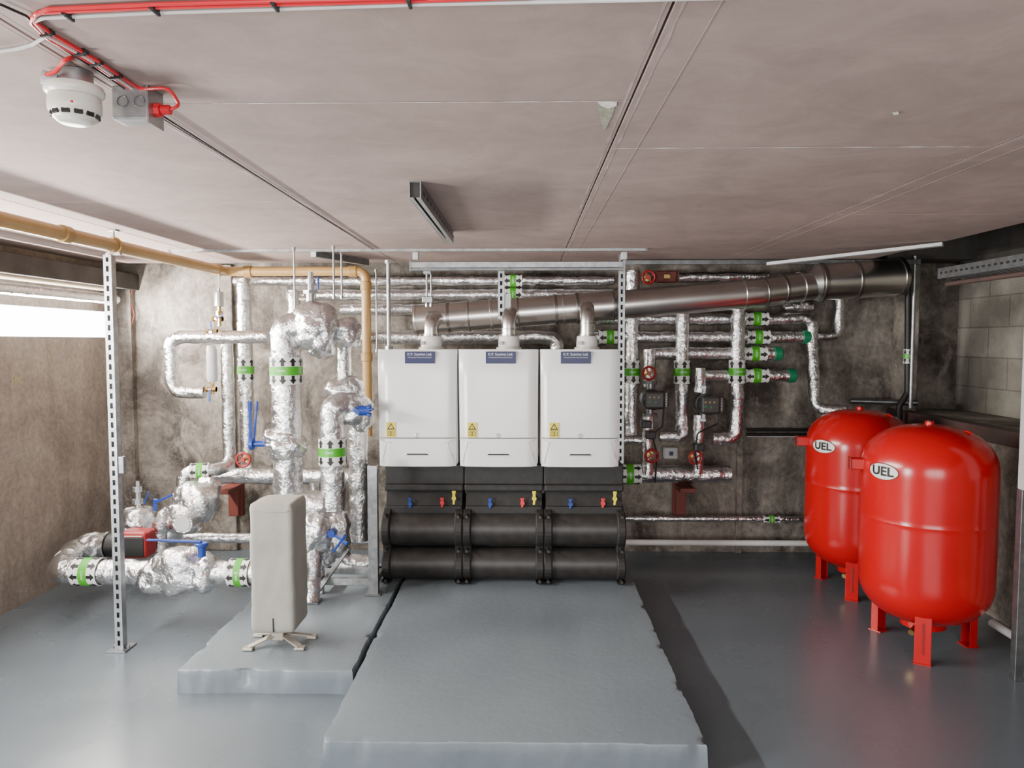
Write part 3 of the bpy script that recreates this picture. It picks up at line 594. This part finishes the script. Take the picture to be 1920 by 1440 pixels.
def gpump(px,py,d,flip):
    c=P(px,py,d); e=empty('circulator_pump',c-Vector((0,0,.09)),'small black circulator pump with green indicator dots','pump','heating circulator pumps')
    b=MB(); b.cyl(c+Vector((0,.08,0)),c+Vector((0,-.02,0)),.072,GALVD,seg=28,bev=.01); b.cyl(c+Vector((0,0.04,-.12)),c+Vector((0,.04,.12)),.03,GALVD,seg=16); 
    for k in(-1,1): b.cyl(c+Vector((0,.04,k*.105)),c+Vector((0,.04,k*.125)),.048,GALVD,seg=8)
    b.fin('pump_volute',e,label='grey cast pump body')
    b=MB(); b.cyl(c+Vector((0,-.02,0)),c+Vector((0,-.11,0)),.070,BLK,seg=28,bev=.012); b.box(c+Vector((flip*.01,-.085,0)),(.14,.07,.13),BLACKG,.02,seg=3); b.box(c+Vector((flip*.085,-.06,0)),(.05,.06,.09),BLACKG,.01)
    b.text('GRUNDFOS',.018,lambda x,y:Vector((c.x+.088-y,c.y-.0915,c.z+x)),WHITE)
    b.fin('motor_head',e,label='black motor head')
    for dx,dz in((-.03,.02),(0,.02),(.03,.02),(-.03,-.01),(.01,-.015)):
        b=MB(); b.cyl(c+Vector((dx,-.118,dz)),c+Vector((dx,-.123,dz)),.007,OCHRED if dz>0 else GREENC,seg=12); b.fin('button',e,label='small coloured control button')
gpump(1221,748,5.2,1); gpump(1323,757,5.2,1)
def cable(pts,r,m,name='cable',label='thin black cable hanging between pipes',cat='cable',bend=.03):
    b=MB(); b.tube(pts,r,m,bend=bend,seg=8); return b.fin(name,None,label,cat)
cable([P(1245,760,5.15),P(1242,800,5.15),P(1222,815,5.15),P(1232,850,5.15),P(1228,905,5.18)],.006,BLK)
cable([P(1348,765,5.15),P(1345,795,5.15),P(1308,812,5.12),P(1303,850,5.15),P(1308,880,5.18)],.006,BLK)
for x in((1216,520,5.38),(1217,700,5.2),(1222,855,5.15),(1304,858,5.18)): wheelvalve(*x,R=.045)
wvalve([((1495,574,5.45),(.12,.06,.05))],'small wrapped joint on the back wall')
for px,py in((1219,815),(1310,838),(1211,795)):
    c=P(px,py,5.16); b=MB(); b.box(c,(.07,.08,.055),BLACKG,.01); b.cyl(c+Vector((0,-.04,0)),c+Vector((0,-.055,0)),.02,BLK,seg=14); b.fin('actuator',None,'black valve actuator clipped on foil-wrapped pipe','valve actuator','black valve actuators')
b=MB(); c=P(1257,849,5.55); b.box(c,(.10,.07,.085),LGREY,.008); b.box(c-Vector((0,.036,0)),(.03,.006,.03),BLUED,.003); b.fin('switched_outlet',None,'small grey-white switch box on concrete wall','socket')
b=MB(); c=P(1249,519,5.55); b.box(c,(.16,.05,.085),OXIDE,.01); b.box(c-Vector((0,.03,0)),(.05,.02,.04),BRASS,.006); b.fin('valve_box',None,'red oxide painted steel plate high on the wall','steel plate')
def simple(name,pts,r,m,label,cat,bend=.05,seg=12): 
    b=MB(); b.tube(run(*pts),r,m,bend=bend,seg=seg); return b.fin(name,None,label,cat)
simple('plastic_pipe',[(1172,1017,5.45),(1530,1021,5.45)],.022,WPLAS,'white plastic pipe low along the back wall','pipe')
simple('plastic_pipe',[onz(1860,1168,.09),onz(1925,1208,.09)],.022,WPLAS,'white plastic pipe along the base of the side wall','pipe')
for y in(806,815): simple('electrical_conduit',[(1400,y,5.58),(1520,y+2,5.58)],.012,BLK,'black cable run on the concrete wall','conduit')
simple('cable',[(1400,818,5.6),(1512,822,5.6)],.006,WCAB,'thin white cable on the concrete wall','cable')
b=MB(); b.tube([P(1703,505,5.3),P(1702,735,5.3),P(1686,762,5.3),P(1686,800,5.3)],.022,BLK,bend=.06,seg=14); o=b.fin('electrical_conduit',None,'black flexible conduit dropping beside steel conduit','conduit')
c=P(1702,668,5.3); flow_label(o,c,Vector((0,0,1)),.024,.10)
simple('electrical_conduit',[(1716,480,5.25),(1716,765,5.25)],.013,GALV,'upright galvanised conduit in the room corner','conduit')
simple('electrical_conduit',[(1595,752,5.55),(1720,766,5.4)],.02,GALVD,'dark pipe on the ledge line','conduit')
for px,py in((440,938),(1276,935)):
    b=MB(); c=P(px,py,5.5); b.box(c,(.075,.06,.23),OXIDE,.004); b.box(c+Vector((0,-.12,.11)),(.11,.26,.03),OXIDE,.003); b.box(c+Vector((0,.06,0)),(.09,.06,.26),OXIDE,.003); b.fin('pipe_bracket',None,'red oxide steel bracket fixed to the back wall','bracket','red oxide brackets')
# ---------------------------------------------------------------- gas pipe
g=[Vector((-2.11,2.3,2.11)),Vector((-2.11,5.2,2.11)),Vector((P(686,512,5.2).x,5.2,2.11)),Vector((P(686,512,5.2).x,5.2,.95))]
GP=empty('gas_pipe',(-1.2,5.2,2.05),'ochre painted steel gas pipe below the ceiling','gas pipe')
b=MB(); b.tube(g,.033,OCHRE,bend=.07,seg=20); b.fin('pipe_run',GP)
for c,a in((Vector((-2.11,3.38,2.11)),Vector((0,1,0))),(Vector((-2.11,5.08,2.11)),Vector((0,1,0))),(Vector((-1.95,5.2,2.11)),Vector((1,0,0))),(g[2]+Vector((-.09,0,0)),Vector((1,0,0))),(g[2]+Vector((0,0,-.1)),Vector((0,0,1))),(g[2]+Vector((0,0,-.6)),Vector((0,0,1)))):
    b=MB(); b.cyl(c-a*.03,c+a*.03,.040,OCHRED,seg=20,bev=.004); b.fin('coupling',GP)
def strut(b,p0,p1,w=.041,dep=.041,m=GALV,face=Vector((0,-1,0)),pitch=.05):
    p0=Vector(p0);p1=Vector(p1); a=(p1-p0).normalized(); L=(p1-p0).length; f=face.normalized(); s=a.cross(f).normalized(); R=Matrix((s,a,f)).transposed(); t=.0025
    def bx(so,ao,fo,sw,al,fd): b.box(p0+s*so+a*ao+f*fo,(sw,al,fd),m,0,R)
    for k in(-1,1):
        bx(k*(w/2-t/2),L/2,0,t,L,dep); bx(k*(w/2-w*.16),L/2,dep/2,w*.32,L,t); bx(k*(w/2-.006),L/2,-dep/2,.010,L,t)
    n=int(L/pitch)
    for i in range(n+1):
        y=min(i*pitch,L-.01)+.008; bx(0,y,dep/2,w*.4,pitch*.42,t)
    b.box(p0+a*L/2-f*(dep/2+.001),(w*.9,L,.001),BEAM,0,R)
b=MB(); strut(b,(-2.13,3.78,.006),(-2.13,3.78,2.06),m=GALV); b.box((-2.13,3.78,.004),(.10,.12,.008),GALVD,.001); 
for k in(-1,1): b.cyl((-2.13+k*.035,3.78,.008),(-2.13+k*.035,3.78,.02),.009,GALV,seg=6)
b.box((-2.09,3.77,.98),(.03,.03,.09),GALVD,.004)
SP=b.fin('strut_post',None,'perforated galvanised strut post standing on the floor','support post')
b=MB(); b.torus((-2.11,3.79,2.11),(0,1,0),.038,.007,OCHRED,sg=8); b.box((-2.11,3.79,2.068),(.07,.025,.012),GALV); b.cyl((-2.11,3.79,2.145),(-2.11,3.79,CEIL),.006,GALV,seg=8); b.box((-2.11,3.79,CEIL-.004),(.04,.04,.008),GALV); b.fin('pipe_clamp',SP,label='ochre clamp holding the gas pipe')
b=MB(); cx=-.395; 
for k in(-1,1): b.box((cx+k*.02,3.27,CEIL-.03),(.003,1.2,.06),GALVD); b.box((cx+k*.012,3.27,CEIL-.0585),(.014,1.2,.003),GALV)
b.box((cx,3.27,CEIL-.002),(.041,1.2,.003),GALVD); b.box((cx-.02,2.672,CEIL-.03),(.004,.004,.062),GALV); b.box((cx+.02,2.672,CEIL-.03),(.004,.004,.062),GALV); b.box((cx,2.68,CEIL-.03),(.036,.004,.054),BEAM)
for i in range(12): b.box((cx+.0215,2.75+i*.1,CEIL-.03),(.002,.05,.014),BLK)
b.fin('strut_channel',None,'short galvanised channel fixed under the plasterboard ceiling','channel')
def rail(px0,py0,px1,py1,d,w,h,label,m=GALV,name='support_rail'):
    p,q=run((px0,py0,d),(px1,py1,d)); b=MB(); b.bar(p,q,w,h,m,.002); b.box(p,(.012,w+.006,h+.006),GALVD); b.box(q,(.012,w+.006,h+.006),GALVD); return b.fin(name,None,label,'rail'),p,q
rail(318,470,1212,462,4.6,.02,.018,'thin galvanised rail just below the ceiling'); rail(770,497,1168,489,4.62,.04,.035,'galvanised strut rail carrying the flue hangers'); rail(770,505,1168,500,4.75,.035,.02,'second galvanised rail behind the first',GALVD)
rail(1172,492,1722,491,5.2,.03,.03,'dark galvanised rail running along the back',GALVD)
b=MB(); b.bar(P(1440,495,4.9),P(1768,458,4.3),.06,.02,LGREY,.002); b.fin('cable_trunking',None,'pale metal trunking strip under the ceiling','trunking')
for px in(780,1170):
    b=MB(); c=P(px,480,4.6); b.box(c,(.035,.05,.045),LGREY,.005); b.fin('end_stop',None,'pale grey clamp block on ceiling rail','clamp','rail clamp blocks')
for px,y0,y1,d,r in((551,460,600,4.5,.006),(625,460,560,4.45,.006),(640,470,560,4.7,.006),(728,488,655,4.75,.013),(411,515,552,5.0,.004),(705,505,660,5.2,.006),(808,500,575,4.95,.006),(800,500,575,4.95,.006)):
    b=MB(); p=P(px,y0,d); q=P(px,y1,d); q.x=p.x; p.z=min(p.z,CEIL) if r<.013 else p.z
    if r<.01 and d<4.9: p.z=CEIL
    b.cyl(q,p,r,GALV,seg=10); b.cyl(q,q+Vector((0,0,.02)),r*2,GALV,seg=6); b.cyl(p-Vector((0,0,.02)),p,r*1.8,GALV,seg=6); b.fin('threaded_rod' if r<.01 else 'electrical_conduit',None,'thin steel rod hanging from the ceiling' if r<.01 else 'galvanised conduit dropping behind the boilers','rod' if r<.01 else 'conduit')
b=MB(); strut(b,P(940,598,4.9),Vector((P(940,598,4.9).x,4.9,P(940,503,4.9).z))); c=P(951,565,4.9); b.box(c,(.05,.03,.1),LGREY,.003); b.fin('flue_hanger',None,'galvanised strut hanger holding the flue header','hanger')
b=MB(); c=P(802,562,4.93); b.box(c,(.07,.05,.04),GALV,.004); b.box(P(802,510,4.93),(.05,.05,.03),GALV,.004); b.fin('flue_hanger',None,'small galvanised clamp above the flue end','hanger')
b=MB(); x=P(1164,700,4.9).x; strut(b,(x,4.9,P(1164,868,4.9).z),(x,4.9,P(1164,478,4.9).z),m=GALV); b.fin('strut_post',None,'perforated galvanised strut upright beside the boilers','support post')
b=MB(); b.bar(Vector((-1.32,4.62,2.165)),Vector((-1.1,5.15,2.165)),.04,.04,GALVD); b.fin('strut_channel',None,'dark galvanised channel under the ceiling near the rods','channel')
# steel stand
b=MB(); x=-.905; b.box((x,4.32,.50),(.05,.006,.77),GALV); b.box((x+.025,4.34,.50),(.006,.045,.77),GALV); b.box((x-.025,4.34,.50),(.006,.045,.77),GALV)
b.box((x-.16,4.34,.185),(.36,.04,.04),GALV,.002); b.box((x-.16,4.55,.185),(.36,.04,.04),GALV,.002); b.box((x,4.45,.185),(.04,.26,.04),GALV,.002); b.box((x-.32,4.45,.185),(.04,.26,.04),GALV,.002)
b.bar((x-.33,4.2,.13),(x-.20,4.52,.33),.035,.008,GALVD); b.bar((x-.33,4.2,.13),(x-.33,4.22,.24),.03,.008,GALVD); b.box((x-.33,4.19,.116),(.09,.09,.006),GALVD); b.box((x,4.33,.116),(.09,.08,.006),GALV)
b.cyl((x-.32,4.36,PH),(x-.32,4.36,.18),.008,GALV,seg=8)
b.fin('steel_stand',None,'galvanised angle-iron stand bolted to the plinth','stand')
# grey jacket
e=empty('filter_unit',(P(515,1200,3.55).x,3.62,PH),'tall grey padded jacket around a filter on a metal foot','filter')
cx=P(513,1080,3.55).x; z0,z1=.19,.832
b=MB(); bm_=bmesh.new(); bmesh.ops.create_cube(bm_,size=1); bmesh.ops.subdivide_edges(bm_,edges=list(bm_.edges),cuts=23,use_grid_fill=True)
hx,hy,hz=.108,.12,(z1-z0)/2
for v in bm_.verts:
    q=Vector((v.co.x*2*hx,v.co.y*2*hy,v.co.z*2*hz)); rr=.024
    cl=Vector((max(-hx+rr,min(hx-rr,q.x)),max(-hy+rr,min(hy-rr,q.y)),max(-hz+rr,min(hz-rr,q.z)))); d=q-cl
    if d.length>1e-6: q=cl+d.normalized()*rr
    nn=(v.co).normalized(); q+=Vector((nn.x,nn.y,0))*(noise.noise(q*7)*.007+noise.noise(q*19)*.003); q.z+=.005*noise.noise(q*8+Vector((3,3,3)))
    v.co=q
b.bm(bm_,Matrix.Translation((cx,3.64,(z0+z1)/2)),GREYJ); jk=b.fin('insulation_jacket',e,label='grey quilted fabric jacket',angle=80)
b=MB(); b.box((cx+.005,3.518,z0+.045),(.006,.006,.07),BLK,.001); b.tube([(cx-.085,3.520,z1-.035),(cx+.085,3.520,z1-.035)],.003,GREYJ,seg=6); b.fin('jacket_seam',jk,label='stitched piping seam')
FT=M('beige_steel',(.42,.38,.31),.45,.4)
b=MB(); b.cyl((cx,3.62,PH+.03),(cx,3.62,z0+.03),.018,FT,seg=14); b.box((cx,3.61,PH+.05),(.06,.05,.06),FT,.004)
for dx,dy in((-.12,-.10),(.13,-.09),(.15,.05),(-.13,.07)):
    p=Vector((cx,3.62,PH+.05)); q=Vector((cx+dx,3.62+dy,PH+.014)); b.bar(p,q,.035,.008,FT,.002); b.box(q-Vector((0,0,.006)),(.05,.04,.014),FT,.004)
b.fin('foot_bracket',e,label='beige pressed-steel splayed foot')
# ---------------------------------------------------------------- tanks
def tank(cx,cy,r,zt,label,th0,ths):
    z0=.145; e=empty('expansion_tank',(cx,cy,0),label,'expansion tank','red expansion tanks')
    H=.235; pr=[(0,z0)]
    for i in range(1,17):
        t=i/16*math.pi/2; pr.append((r*math.sin(t)**.82,z0+H*(1-max(math.cos(t),0)**.9)))
    zm=.70; pr+=[(r,z0+H+.02),(r,zm-.03),(r,zm-.004),(r+.0007,zm-.002),(r+.0007,zm+.002),(r,zm+.004),(r,zm+.03),(r,zt-H-.02)]
    for i in range(16,0,-1):
        t=i/16*math.pi/2; pr.append((r*math.sin(t)**.82,zt-H*(1-max(math.cos(t),0)**.9)))
    pr.append((0,zt))
    b=MB(); b.prof((cx,cy,0),(0,0,1),pr,RED,72); b.fin('tank_shell',e,angle=60)
    b=MB(); b.cyl((cx,cy,zt-.004),(cx,cy,zt+.018),.022,RED,seg=20,bev=.003); b.cyl((cx,cy,zt+.018),(cx,cy,zt+.022),.015,BLK,seg=16); b.fin('top_cap',e)
    an=.75; b=MB(); c=Vector((cx+math.sin(an)*r*.55,cy-math.cos(an)*r*.55,zt-.045)); b.torus(c,(math.cos(an),math.sin(an),0),.022,.007,RED,seg=20); b.fin('lifting_lug',e)
    def on(th,z,rr): return Vector((cx+math.sin(th)*rr,cy-math.cos(th)*rr,z))
    for a in(-.49,2*math.pi/3-.49,-2*math.pi/3-.49):
        b=MB(); n=Vector((math.sin(a),-math.cos(a),0)); s=Vector((math.cos(a),math.sin(a),0)); R=Matrix((s,n,Vector((0,0,1)))).transposed(); c=Vector((cx,cy,0))+n*(r*.84)
        b.box(c+Vector((0,0,.15)),(.072,.006,.30),RED,.001,R)
        for k in(-1,1): b.box(c+s*k*.035-n*.018+Vector((0,0,.15)),(.006,.04,.30),RED,.001,R)
        b.box(c+n*.004+Vector((0,0,.13)),(.012,.004,.16),REDV,.001,R); b.box(c-n*.02+Vector((0,0,.003)),(.08,.07,.006),RED,.001,R)
        b.box(c-n*.05+Vector((0,0,.26)),(.06,.10,.06),RED,.001,R)
        b.fin('leg',e)
    b=MB(); b.cyl((cx,cy,.115),(cx,cy,z0+.03),.11,RED,seg=28); b.cyl((cx-.08,cy-.08,.13),(cx-.13,cy-.13,.12),.015,BRASS,seg=10); b.fin('bottom_flange',e)
    zl=.957; b=MB()
    def oval(a,h,rr,m):
        n=40; vs=[];K=6
        for k in range(K+1):
            for i in range(n): vs.append(on(th0+a*k/K*math.cos(2*math.pi*i/n)/r,zl+h*k/K*math.sin(2*math.pi*i/n),rr))
        fs=[[k*n+i,k*n+(i+1)%n,(k+1)*n+(i+1)%n,(k+1)*n+i] for k in range(1,K) for i in range(n)]+[[n+i for i in range(n)]]
        b.add(vs,fs,m)
    oval(.089,.043,r+.0015,BLK); oval(.086,.040,r+.0025,WPLAS)
    b.text('UEL',.064,lambda x,y:on(th0+x*1.2/r,zl+y,r+.0038),BLK,bold=.002)
    b.fin('maker_badge',e,label='white oval badge with black letters')
    b=MB(); a=ths; n=Vector((math.sin(a),-math.cos(a),0)); s=Vector((math.cos(a),math.sin(a),0)); R=Matrix((s,n,Vector((0,0,1)))).transposed()
    b.box(on(a,.965,r+.02),(.06,.08,.06),RED,.006,R); b.box(on(a,.965,r+.062),(.068,.006,.07),REDV,.002,R); b.fin('mounting_stub',e,label='protruding square red bracket')
tank(2.12,3.9,.320,1.185,'large glossy red expansion tank on three legs, standing nearer',-1.18,-1.80)
tank(2.17,4.82,.322,1.18,'glossy red expansion tank on three legs beside back wall',-1.12,-1.75)
# left wall pipes
b=MB(); b.tube([(-2.95,2.4,1.92),(-2.95,5.3,1.92)],.034,FOIL,nz=.002,seg=16); b.fin('insulated_pipe',None,'foil-wrapped pipe along the wall above the window','pipe',angle=70)
b=MB(); b.tube([(-3.02,2.4,2.0),(-3.02,5.4,2.0)],.02,BUFF,seg=12); b.fin('plastic_pipe',None,'buff coloured pipe along the wall above the window','pipe')
cable([P(250,538,5.6),P(243,560,5.6),P(252,590,5.6),P(246,612,5.6)],.003,REDV,label='short red cable hanging in the room corner')
# right side
b=MB(); y0,y1=2.6,4.45; x0=2.44; 
b.box((x0,(y0+y1)/2,2.02),(.003,y1-y0,.06),GALVD); b.box((x0+.2,(y0+y1)/2,2.02),(.003,y1-y0,.06),GALVD)
for k in range(5): b.box((x0+.01+k*.045,(y0+y1)/2,1.99),(.018,y1-y0,.003),GALVD)
n=int((y1-y0)/.05)
for i in range(n): b.box((x0+.1,y0+i*.05,1.99),(.2,.02,.003),GALVD)
for i in range(n): b.box((x0-.002,y0+i*.05+.012,2.02),(.002,.024,.012),BLK)
b.fin('cable_tray',None,'perforated galvanised cable tray along the side wall','cable tray')
for dx,m in((.05,BLK),(.08,WCAB),(.12,BLK)):
    b=MB(); b.tube([(x0+dx,2.7,2.0),(x0+dx,4.4,2.0)],.008,m,seg=8); b.fin('cable',None,('black' if m is BLK else 'white')+' cable lying in the cable tray','cable')
simple('electrical_conduit',[Vector((2.47,2.7,1.955)),Vector((2.47,4.4,1.955))],.014,BROWNB,'brown conduit beneath the cable tray','conduit')
xc=P(1907,900,3.52).x
e=empty('control_cabinet',(xc+.16,3.44,0),'pale control cabinet on a grey steel frame near side wall','control cabinet')
b=MB(); b.box((xc+.16,3.44,1.40),(.32,.16,.96),LGREY,.008); b.fin('cabinet_body',e)
b=MB(); b.box((xc+.16,3.356,1.40),(.30,.008,.94),WPLAS,.002); b.fin('cabinet_door',e)
for x_ in(.02,.30):
    b=MB(); b.box((xc+x_,3.50,.46),(.04,.04,.92),GALVD,.002); b.fin('support_leg',e,label='grey steel leg')
# ---------------------------------------------------------------- smoke detector etc.
sx,sy=P(140,180,1.58).x,1.58
e=empty('smoke_detector',(sx,sy,2.08),'round white smoke detector hanging from a conduit box','smoke detector')
b=MB(); b.cyl((sx+.004,sy,2.155),(sx+.004,sy,CEIL),.033,GALV,seg=24,bev=.002); b.cyl((sx-.03,sy-.01,2.165),(sx-.055,sy-.02,2.172),.014,LGREY,seg=14); b.fin('conduit_box',e,label='galvanised round conduit box')
b=MB(); b.prof((sx,sy,0),(0,0,1),[(0,2.135),(.05,2.135),(.057,2.142),(.058,2.150),(.055,2.157),(0,2.158)],CREAM,40); b.fin('base_plate',e)
b=MB(); b.prof((sx,sy,0),(0,0,1),[(0,2.080),(.028,2.080),(.034,2.083),(.042,2.090),(.045,2.098),(.0505,2.104),(.052,2.118),(.050,2.134),(.046,2.136),(0,2.136)],CREAM,40)
for i in range(12):
    t=2*math.pi*i/12+.15; n=Vector((math.sin(t),-math.cos(t),0)); s=Vector((math.cos(t),math.sin(t),0)); R=Matrix((s,n,Vector((0,0,1)))).transposed(); b.box(Vector((sx,sy,2.0965))+n*.0443,(.0165,.005,.010),BLK,.001,R)
b.box((sx+.022,sy-.046,2.112),(.004,.006,.004),REDC); b.fin('detector_head',e)
b=MB(); bx0=-.925; b.box((bx0+.040,1.70,2.1535),(.080,.06,.073),GALV,.003)
for dx in(-.018,.02): b.torus((bx0+.043+dx,1.669,2.155),(0,1,0),.012,.0009,GALVD,seg=20,sg=6)
b.box((bx0+.083,1.70,2.150),(.004,.07,.085),GALV); o=b.fin('junction_box',None,'galvanised steel junction box with knockouts on the ceiling','junction box')
gx=bx0+.085; b=MB(); b.cyl((gx,1.70,2.145),(gx+.012,1.70,2.145),.016,REDC,seg=8); b.cyl((gx+.012,1.70,2.145),(gx+.034,1.70,2.145),.011,REDC,seg=16,bev=.002); b.fin('cable_gland',o,label='red cable gland')
def cc(*pts,dz=.006): return [onz(x,y,CEIL-dz) for x,y in pts]
gl=Vector((gx+.03,1.70,2.145))
cable([gl,gl+Vector((.025,0,.01)),gl+Vector((.03,-.06,.03))]+cc((262,168),(180,112),(95,62),(62,38),(68,24),(290,14),(520,8),(800,1),(1000,-6)),.0038,REDC,label='red fire alarm cable clipped along the ceiling',bend=.02)
cable(cc((268,186),(252,172),(175,120),(90,72),(58,42),(62,30),(90,17),(290,8),(520,2),(800,-5)),.0038,REDC,label='second red fire alarm cable clipped along the ceiling',bend=.02)
cable(cc((262,176),(170,113),(86,66),(64,40),(80,34),(290,24),(517,17),(800,8),(1200,0),(1400,-5)),.0035,WCAB,label='grey-white cable clipped along the ceiling',bend=.02)
cable(cc((700,468),(285,205),(265,187),(172,125),(80,66),(50,30),(0,8)),.0025,BLK,label='thin black cable along a ceiling joint',bend=.02)
cable(cc((84,70),(60,84),(30,92),(-10,98)),.0035,WCAB,label='grey-white cable crossing the ceiling edge',bend=.02)
cable([onz(136,108,CEIL-.004),onz(122,112,CEIL-.02),P(112,124,1.52),P(104,134,1.54),Vector((sx-.055,sy-.02,2.172))],.0045,REDC,label='short red cable entering the smoke detector',bend=.015)
for x,y in((130,29),(292,18),(517,10),(768,4),(86,62),(178,118),(262,178),(150,98),(215,142)):
    b=MB(); c=onz(x,y,CEIL-.006); along=Vector((1,0,0)) if y<50 and x>120 else Vector((.25,.97,0)).normalized()
    R=Matrix((along,Vector((-along.y,along.x,0)),Vector((0,0,1)))).transposed(); b.box(c,(.006,.024,.014),BLK,.001,R); b.box(c+R@Vector((0,-.014,-.002)),(.008,.008,.008),BLK,.001,R); b.fin('cable_clip',None,'small black clip holding ceiling cables','cable clip','black ceiling cable clips')
# ---------------------------------------------------------------- light
w=bpy.data.worlds.new('world'); scene.world=w; w.use_nodes=True; bg=w.node_tree.nodes['Background']; bg.inputs[0].default_value=(.97,.98,1,1); bg.inputs[1].default_value=.48
def area(loc,tgt,sx,sy,e,col):
    l=bpy.data.lights.new('daylight','AREA'); l.shape='RECTANGLE'; l.size=sx; l.size_y=sy; l.energy=e; l.color=col; o=bpy.data.objects.new('daylight',l); COL.objects.link(o); o.location=loc; o.rotation_euler=(Vector(tgt)-Vector(loc)).to_track_quat('-Z','Y').to_euler(); return o
area((-2.9,1.1,1.0),(.5,3.1,.7),.8,.8,140,(1,.99,.97))
area((0.2,-1.7,1.2),(0,4.9,1.15),3.0,1.3,140,(1,.98,.96))
area((-3.03,3.9,1.80),(0,3.9,1.98),3.1,.06,290,(1,.94,.86))
